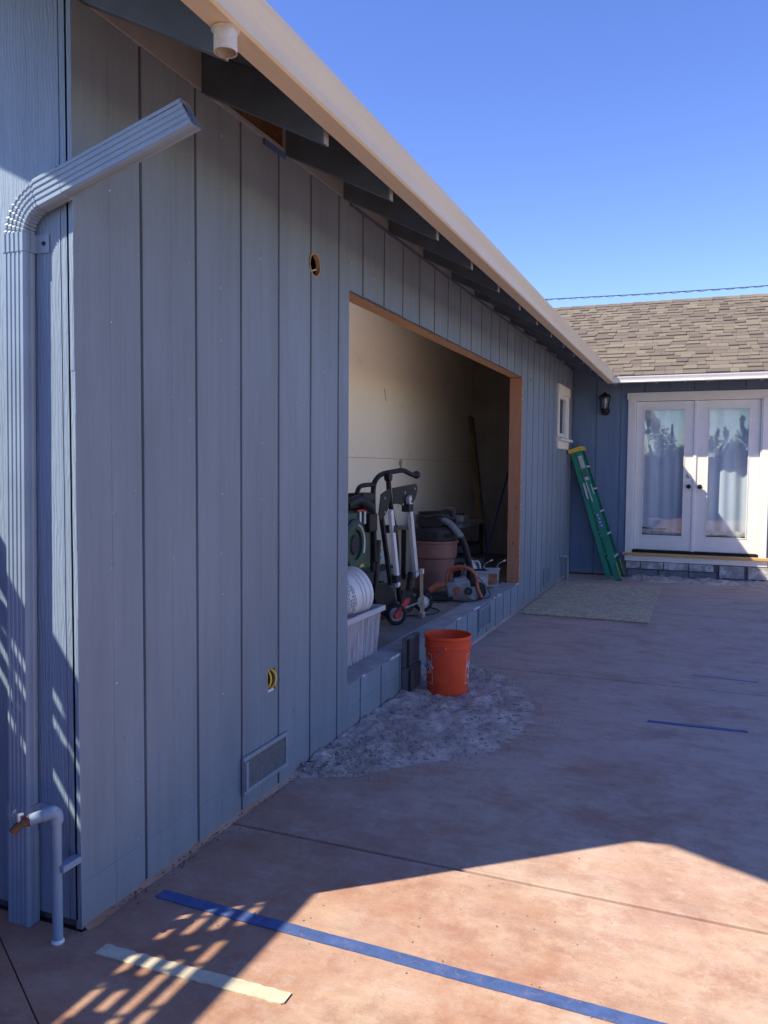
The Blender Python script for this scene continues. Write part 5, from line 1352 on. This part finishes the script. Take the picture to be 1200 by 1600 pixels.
plate([(3.62, 1.30), (4.12, 1.325), (4.16, 1.31), (4.165, 1.27), (4.13, 1.215), (4.05, 1.165), (3.95, 1.14), (3.80, 1.17), (3.72, 1.18), (3.65, 1.18)], PX+.022, .006, 'pivot_plate', 'black')
for (y, z) in ((3.47, 1.23), (3.47, 1.13), (3.88, 1.26), (4.10, 1.285), (3.84, 1.17), (3.74, 1.16)):
    MB().lathe([(.001, .006), (.009, .005), (.010, 0)], (PX+.028, y, z), 8, (1, 0, 0)).build('bolt', MT['steel'], st_)
MB().beam(P(3.92, 1.23, PX+.045), P(4.105, .585, PX+.045), (1, 0, 0), .030, .058).build('silver_leg', MT['alu'], st_, bevel=.003)
MB().beam(P(4.05, .62, PX+.02), P(4.00, .49, PX+.02), (1, 0, 0), .03, .05).build('leg_bracket', MT['black'], st_)
MB().beam(P(3.53, 1.14, PX+.05), P(3.69, .56, PX+.05), (1, 0, 0), .028, .050).build('silver_leg', MT['pailwhite'], st_, bevel=.003)
MB().beam(P(3.44, 1.10, PX+.015), P(3.63, .58, PX+.015), (1, 0, 0), .03, .032).build('dark_leg', MT['blackplastic'], st_, bevel=.003)
for (y, z) in ((3.93, 1.14), (3.60, 1.00), (3.68, .62)):
    MB().box(PX+.0, PX+.065, y-.05, y+.05, z-.03, z+.03).build('clamp_block', MT['blackplastic'], st_, bevel=.006)
for (y, z) in ((3.94, 1.19), (4.085, .63)):
    MB().lathe([(.001, .004), (.007, .003), (.008, 0)], (PX+.061, y, z), 8, (1, 0, 0)).build('bolt', MT['blackplastic'], st_)
# wheels
for (y, z, lab) in ((4.27, .355, 0), (3.66, .355, 1)):
    wx = PX+.05; ax = Vector((.50, -.86, 0)).normalized()
    wh = MB(); wh.lathe([(.052, -.016), (.060, -.022), (.074, -.020), (.080, -.010), (.080, .010), (.074, .020), (.060, .022), (.052, .016)], (wx, y, z), 36, ax); wo2 = wh.build('wheel', MT['rubber'], st_, smooth=40)
    h_ = MB(); h_.lathe([(.051, .010), (.046, .012), (.040, .004), (.018, .006), (.016, .020), (.001, .022)], (wx, y, z), 28, ax); h_.lathe([(.053, -.016), (.053, .016)], (wx, y, z), 28, ax)
    sdw = Vector((0, 0, 1)); uw = ax.cross(sdw)
    for q_ in range(5):
        a = 2*pi*q_/5; dv = sdw*cos(a)+uw*sin(a); h_.beam(Vector((wx, y, z))+dv*.014+ax*.010, Vector((wx, y, z))+dv*.048+ax*.010, ax, .008, .008)
    h_.build('hub', MT['alu'], wo2, smooth=30)
MB().tube([P(3.60, .355, PX+.0), P(4.27, .355, PX+.03)], .010, 8).build('axle', MT['steel'], st_)
plate([(3.90, .50), (4.05, .50), (4.14, .44), (4.20, .37), (4.12, .30), (3.98, .30), (3.88, .38)], PX-.01, .02, 'wheel_bracket', 'blackplastic')
plate([(3.36, .62), (3.58, .60), (3.70, .53), (3.78, .42), (3.74, .33), (3.60, .34), (3.44, .42), (3.34, .52)], PX-.02, .03, 'wheel_bracket', 'black')
plate([(3.55, .34), (3.63, .33), (3.78, .40), (3.85, .43), (3.84, .455), (3.76, .455), (3.62, .40), (3.53, .37)], PX+.075, .018, 'red_lever', 'red')
plate([(4.10, .46), (4.19, .42), (4.19, .27), (4.13, .30)], PX+.085, .004, 'steel_plate', 'steel')
plate([(4.24, .44), (4.32, .42), (4.40, .36), (4.42, .31), (4.39, .31), (4.34, .37), (4.24, .41)], PX+.075, .01, 'fender', 'blackplastic')
# green saw body
m_ = MB(); m_.box(PX-.16, PX-.01, 2.70, 3.33, .72, 1.17); gb = m_.build('green_body', MT['green_body'], st_, bevel=.03)
MB().lathe([(.10, .0), (.17, .0), (.175, .012), (.16, .022), (.105, .018), (.10, 0)], (PX-.012, 3.02, .93), 40, (1, 0, 0)).build('arc_slot', MT['green_body'], st_, smooth=30)
MB().lathe([(.001, .016), (.06, .012), (.07, 0)], (PX-.010, 3.02, .93), 24, (1, 0, 0)).build('motor_cap', MT['blackplastic'], st_, smooth=30)
MB().tube(arc((PX+.008, 3.02, .93), .135, -30, 80, 14, (0, 1, 0), (0, 0, 1)), .007, 8).build('dial_arc', MT['alu'], st_, smooth=True)
MB().box(PX-.009, PX-.006, 3.08, 3.18, .765, .785).build('label', MT['yellow'], st_)
m_ = MB(); m_.box(PX-.18, PX+.0, 2.75, 3.34, 1.175, 1.235); m_.build('table_edge', MT['blackplastic'], st_, bevel=.01)
m_ = MB(); m_.tube(smoothpath([P(2.85, 1.20, PX+.01), P(2.98, 1.235, PX+.03), P(3.12, 1.21, PX+.03), P(3.24, 1.17, PX+.02)], 6), .034, 10); m_.build('rolled_cord', MT['blackplastic'], st_, smooth=True)
m_ = MB(); m_.box(PX-.10, PX+.02, 3.10, 3.30, 1.215, 1.275); m_.build('switch_box', MT['blackplastic'], st_, bevel=.012)
for (y, z) in ((3.10, 1.12), (3.18, 1.12)): MB().box(PX-.008, PX+.004, y-.012, y+.012, z-.06, z+.03).build('grey_slot', MT['alu'], st_, bevel=.003)
MB().box(PX-.008, PX+.008, 3.04, 3.22, 1.15, 1.165).build('red_strip', MT['red'], st_)
m_ = MB(); m_.box(PX-.12, PX+.0, 2.80, 3.36, .60, .715); m_.build('under_frame', MT['blackplastic'], st_, bevel=.02)
MB().tube([P(3.42, .93, PX+.0), P(3.38, .60, PX)], .022, 10).build('dark_strut', MT['blackplastic'], st_, smooth=True)
MB().box(PX-.04, PX+.03, 3.20, 3.34, 1.0, 1.13).build('side_bracket', MT['black'], st_, bevel=.01)
# yellow spirit level / rule standing in front
rl = thing('measuring_rule', 'thin yellow measuring rule standing upright in front of the wheeled stand', 'rule', (-.30, 4.06, FL))
MB().beam((-.30, 4.02, .66), (-.285, 4.00, FL+.02), (1, .3, 0), .026, .006).build('blade', simple('brass_rule', (0.40, 0.34, 0.22), 0.5), rl)
MB().box(-.305, -.265, 3.97, 4.03, FL+.001, FL+.045).build('clamp_foot', MT['steel'], rl, bevel=.004)
MB().box(-.31, -.28, 4.0, 4.03, .62, .66).build('slide', MT['alu'], rl, bevel=.003)

# leaning poles at the end of the room
pl = thing('wooden_pole', 'long yellow wooden strip leaning in the dark corner inside', 'pole', (-.85, 8.1, FL))
MB().beam((-1.27, 8.72, 2.17), (-.82, 7.80, FL+.002), (.5, .9, 0), .045, .016).build('strip', MT['polewood'], pl)
pl2 = thing('dark_pole', 'dark slat leaning beside the yellow wooden strip inside', 'pole', (-.8, 8.2, FL))
MB().beam((-1.26, 8.80, 2.15), (-.78, 7.92, FL+.002), (.5, .9, 0), .03, .014).build('strip', MT['dkgrey'], pl2)
bp_ = thing('blue_pole', 'thin blue pole leaning inside beside the right jamb', 'pole', (-.5, 6.6, FL))
MB().tube([(-.50, 6.50, FL+.002), (-.50, 7.85, 1.50)], .012, 8).build('shaft', MT['bluepole'], bp_, smooth=True)
MB().box(-.56, -.44, 6.44, 6.56, FL+.001, FL+.03).build('broom_head', MT['blackplastic'], bp_)
# low bench with clutter in the gloom
bn = thing('work_bench', 'low dark bench with clutter behind the shop vacuum', 'bench', (-.95, 6.6, FL))
MB().box(-1.24, -.70, 5.95, 7.45, .80, .84).build('bench_top', MT['dust_grey'], bn, bevel=.004)
for (x, y) in ((-1.2, 6.0), (-.74, 6.0), (-1.2, 7.40), (-.74, 7.40)): MB().box(x-.02, x+.02, y-.02, y+.02, FL, .799).build('leg', MT['blackplastic'], bn)
def crate(x, y, z, a, b, c, mat, lab, nm='storage_bin'):
    t_ = thing(nm, lab, 'bin', (x, y, z))
    MB().box(x-a/2, x+a/2, y-b/2, y+b/2, z+.001, z+c).build('body', MT[mat], t_, bevel=.012)
    MB().box(x-a/2-.008, x+a/2+.008, y-b/2-.008, y+b/2+.008, z+c+.0005, z+c+.022).build('lid', MT['blackplastic'], t_, bevel=.006)
crate(-.95, 6.4, .84, .3, .34, .10, 'blackplastic', 'dark box on the low bench behind the vacuum')
crate(-.90, 7.0, FL, .4, .5, .30, 'dkgrey', 'dark bin under the low bench')
crate(-.62, 6.45, FL, .3, .34, .22, 'dkgrey', 'dark grey bin on the floor between vacuum and bench')
crate(-.95, 4.4, FL, .35, .5, .30, 'dkgrey', 'dark bin on the floor behind the saw stand')
crate(-.90, 3.75, FL, .3, .4, .42, 'jug', 'pale grey box on the floor behind the silver legs')
hs = thing('garden_hose', 'coiled green hose on the bin behind the saw stand', 'hose', (-.95, 4.3, .60))
pts = []
for i in range(220):
    a = 2*pi*i/40; pts.append((-.95+(.14+.01*sin(i*.7))*cos(a), 4.35+(.16+.012*sin(i*.5))*sin(a), .615+.16*i/220+.01*sin(i)))
MB().tube(pts, .010, 6).build('coil', simple('green_hose_rubber', (0.03, 0.19, 0.11), 0.5), hs, smooth=True)

# small clutter between the big tools
for (x, y, z, a, b, c, mt, lab, nm) in ((-.62, 3.95, FL, .10, .10, .26, 'red', 'small red container on the floor behind the silver legs', 'container'),
        (-.66, 4.12, FL, .14, .12, .15, 'orange_tool', 'small rusty orange case on the floor behind the right wheel', 'case'),
        (-.55, 5.95, FL, .16, .14, .20, 'blackplastic', 'black case on the floor behind the pale jug', 'case'),
        (-.80, 6.75, .84, .12, .20, .09, 'dust_grey', 'dusty grey tool case on the low bench', 'case'),
        (-.95, 4.6, .62, .16, .22, .10, 'jug', 'pale box on top of the dark bin behind the stand', 'box')):
    t_ = thing(nm, lab, nm, (x, y, z))
    MB().box(x-a/2, x+a/2, y-b/2, y+b/2, z+.001, z+c).build('body', MT[mt], t_, bevel=.010)
    MB().box(x-a/4, x+a/4, y-b/4, y+b/4, z+c+.0005, z+c+.018).build('cap', MT['blackplastic'], t_, bevel=.004)
for i_, (pts_, lab) in enumerate((([(-.60, 3.70, FL+.008), (-.45, 3.95, FL+.008), (-.28, 4.10, FL+.008), (-.24, 4.30, FL+.008), (-.36, 4.42, FL+.008), (-.52, 4.36, FL+.008)], 'black cable lying on the floor round the right wheel'),
        ([(-.22, 5.35, FL+.008), (-.30, 5.5, FL+.008), (-.42, 5.42, FL+.008), (-.48, 5.25, FL+.010), (-.44, 5.05, FL+.010)], 'black cable curled behind the orange handled cutter'))):
    tag(MB().tube(smoothpath(pts_, 8), .005, 6).build('floor_cable', MT['cordblack'], smooth=True), lab, 'cable')
# leaf litter and chips swept against the wall foot
mb = MB()
for i_ in range(260):
    y = random.uniform(.1, 1.5) if i_ < 110 else random.uniform(3.8, 9.2); x = .004+abs(random.gauss(0, .028)); a = random.random()*6; r_ = random.uniform(.002, .006)
    mb.add([(x+r_*cos(a+k_*2.1), y+r_*sin(a+k_*2.1)*1.6, .006+.004*random.random()) for k_ in range(3)], [(0, 1, 2)])
stuff(mb.build('litter', MT['twigs']))

# ================================================================== BEYOND
wire = []
for i in range(41):
    x = -8+20*i/40; y = 14.6; z = 4.87+0.0035*(x-2.2)**2+.002*sin(x*9)
    wire.append((x, y, z))
wt = thing('overhead_wire', 'thin overhead cable crossing the sky above the far roof', 'cable', (0, 14.6, 4.9))
MB().tube(wire, .009, 6).build('cable', MT['wire'], wt)
hp = [(x, y+.012*sin(x*26), z-.014+.012*cos(x*26)) for x, y, z in [(-8+20*i/400, 14.6, 4.87+0.0035*(-8+20*i/400-2.2)**2) for i in range(401)]]
MB().tube(hp, .0045, 4).build('twisted_strand', MT['wire'], wt)
for px2 in (-8, 12):
    up_t = thing('utility_pole', 'wooden utility pole carrying the overhead cable, %s' % ('off to the left' if px2 < 0 else 'off to the right'), 'pole', (px2, 14.6, -.06))
    MB().tube([(px2, 14.6, -.06), (px2, 14.6, 6.2)], [.13, .09], 12).build('shaft', MT['bark'], up_t, smooth=True)
    MB().box(px2-.6, px2+.6, 14.5, 14.58, 5.5, 5.6).build('cross_arm', MT['bark'], up_t)

# side fence with slatted top (casts the striped shade at the corner)
FX = -0.88
sf = thing('side_fence', 'wooden side fence with slatted top left of the house corner', 'fence', (FX, -2, 0))
FT = 2.0
y = -5.0
while y < -0.02:
    MB().box(FX-.012, FX+.012, y, y+.138, -.02, FT-.50).build('fence_board', MT['fencewood'], sf); y += .14
for yy in (-.36, -.62, -.79, -1.13, -1.33, -1.52, -1.70, -2.0, -2.2):
    MB().beam((FX-.014, yy, FT-.50), (FX-.014, yy+.05, FT-.02), (0, 1, 0), .014, .008).build('lattice_strip', MT['fencewood'], sf)
for zz in (FT-.045, FT-.135, FT-.222, FT-.308, FT-.396, FT-.482):
    MB().box(FX-.012, FX+.012, -5.0, 0.0, zz-(.012 if zz < FT-.1 else .045), zz+(.012 if zz < FT-.1 else .045)).build('slat', MT['fencewood'], sf)
for yy in (-4.9, -3.3, -1.85, -.93, -.05):
    MB().box(FX-.045, FX+.0, yy-.03, yy+.03, -.02, FT).build('post', MT['fencewood'], sf)
def leafmass(name, spots, n, size, parent, seed=1, zmin=None):
    rng = random.Random(seed); V = []; Fc = []
    for _ in range(n):
        c_, r_ = rng.choice(spots)
        while True:
            d = Vector((rng.uniform(-1, 1), rng.uniform(-1, 1), rng.uniform(-1, 1)))
            if d.length < 1: break
        d = d*(0.75+0.25*rng.random()); p_ = Vector((c_[0]+d.x*r_[0], c_[1]+d.y*r_[1], c_[2]+d.z*r_[2]))
        if zmin is not None and p_.z < zmin: continue
        a = Vector((rng.uniform(-1, 1), rng.uniform(-1, 1), rng.uniform(-.6, .6))).normalized(); b = a.cross(Vector((rng.uniform(-1, 1), rng.uniform(-1, 1), rng.uniform(-1, 1)))).normalized()
        s_ = size*rng.uniform(.6, 1.3); o_ = len(V)
        V += [p_-a*s_, p_+b*s_*.42, p_+a*s_, p_-b*s_*.42]; Fc.append((o_, o_+1, o_+2, o_+3))
    m_ = MB(); m_.add(V, Fc); return m_.build(name, MT['leaf'], parent)
vn = thing('climbing_vine', 'leafy vine over the slatted top of the side fence', 'plant', (FX, -2.6, 0))
MB().tube(smoothpath([(FX+.03, -2.6, -.02), (FX+.04, -2.5, .8), (FX+.02, -2.7, 1.6), (FX, -3.4, 1.9)], 6), .02, 8).build('stem', MT['bark'], vn, smooth=True)
sp_ = []
rg_ = random.Random(5)
for _ in range(34):
    yy = rg_.choice([rg_.uniform(-4.9, -1.55), rg_.uniform(-4.9, -1.6), rg_.uniform(-1.75, -1.42), rg_.uniform(-.42, -.10)]); zz = rg_.uniform(1.55, 1.88)
    sp_.append(((FX, yy, zz), (.06, rg_.uniform(.08, .16), rg_.uniform(.06, .11))))
for (yy, zz, ry_, rz_) in ((-1.29, 1.64, .05, .03), (-1.10, 1.62, .03, .02), (-.99, 1.70, .02, .03), (-.66, 1.66, .05, .04), (-.72, 1.88, .03, .02)):
    sp_ += [((FX, yy, zz), (.05, ry_, rz_))]*2
stuff(leafmass('leaves', sp_, 7000, .022, vn, 3))

# back fence and planting behind the photographer (seen only as reflections)
bf = thing('back_fence', 'tall board fence behind the photographer, mirrored in the door glass', 'fence', (2, -5.6, 0))
x = -3.0
while x < 9:
    MB().box(x, x+.148, -5.62, -5.60, -.02, 1.86+random.uniform(-.006, .006)).build('fence_board', MT['fencewood'], bf); x += .15
MB().box(-3, 9, -5.66, -5.62, 1.5, 1.6).build('rail', MT['fencewood'], bf); MB().box(-3, 9, -5.66, -5.62, .4, .5).build('rail', MT['fencewood'], bf)
hts = [(0.0, 2.9, 1.0), (1.7, 2.5, .8), (3.0, 2.75, .7), (4.3, 2.55, .9), (5.6, 3.0, .8), (7.2, 2.7, 1.0)]
for i, (xx, ht, rr_) in enumerate(hts):
    tr = thing('garden_tree', ['broad bushy tree behind the back fence, first from the left', 'low shrubby tree behind the back fence, second from the left', 'pointed bushy tree behind the back fence, third from the left', 'low round tree behind the back fence, fourth from the left', 'tallest bushy tree behind the back fence, fifth from the left', 'wide bushy tree behind the back fence, rightmost'][i], 'tree', (xx, -7.2, -.06), 'trees behind the back fence')
    MB().tube([(xx, -7.2, -.06), (xx+.05, -7.2, 1.0), (xx-.05, -7.15, ht-.6)], [.09, .07, .03], 8).build('trunk', MT['bark'], tr, smooth=True)
    rg2 = random.Random(i); sp_ = []
    for _ in range(16): sp_.append(((xx+rg2.uniform(-rr_, rr_), -7.2+rg2.uniform(-.6, .6), rg2.uniform(1.1, ht-.25)), (.42, .42, .34)))
    for _ in range(7): sp_.append(((xx+rg2.uniform(-rr_, rr_), -7.2+rg2.uniform(-.4, .4), ht-rg2.uniform(-.25, .2)), (.05, .05, .28)))
    leafmass('crown', sp_, 5200, .055, tr, i)

for c_ in CUT.values(): bpy.data.objects.remove(c_, do_unlink=True)
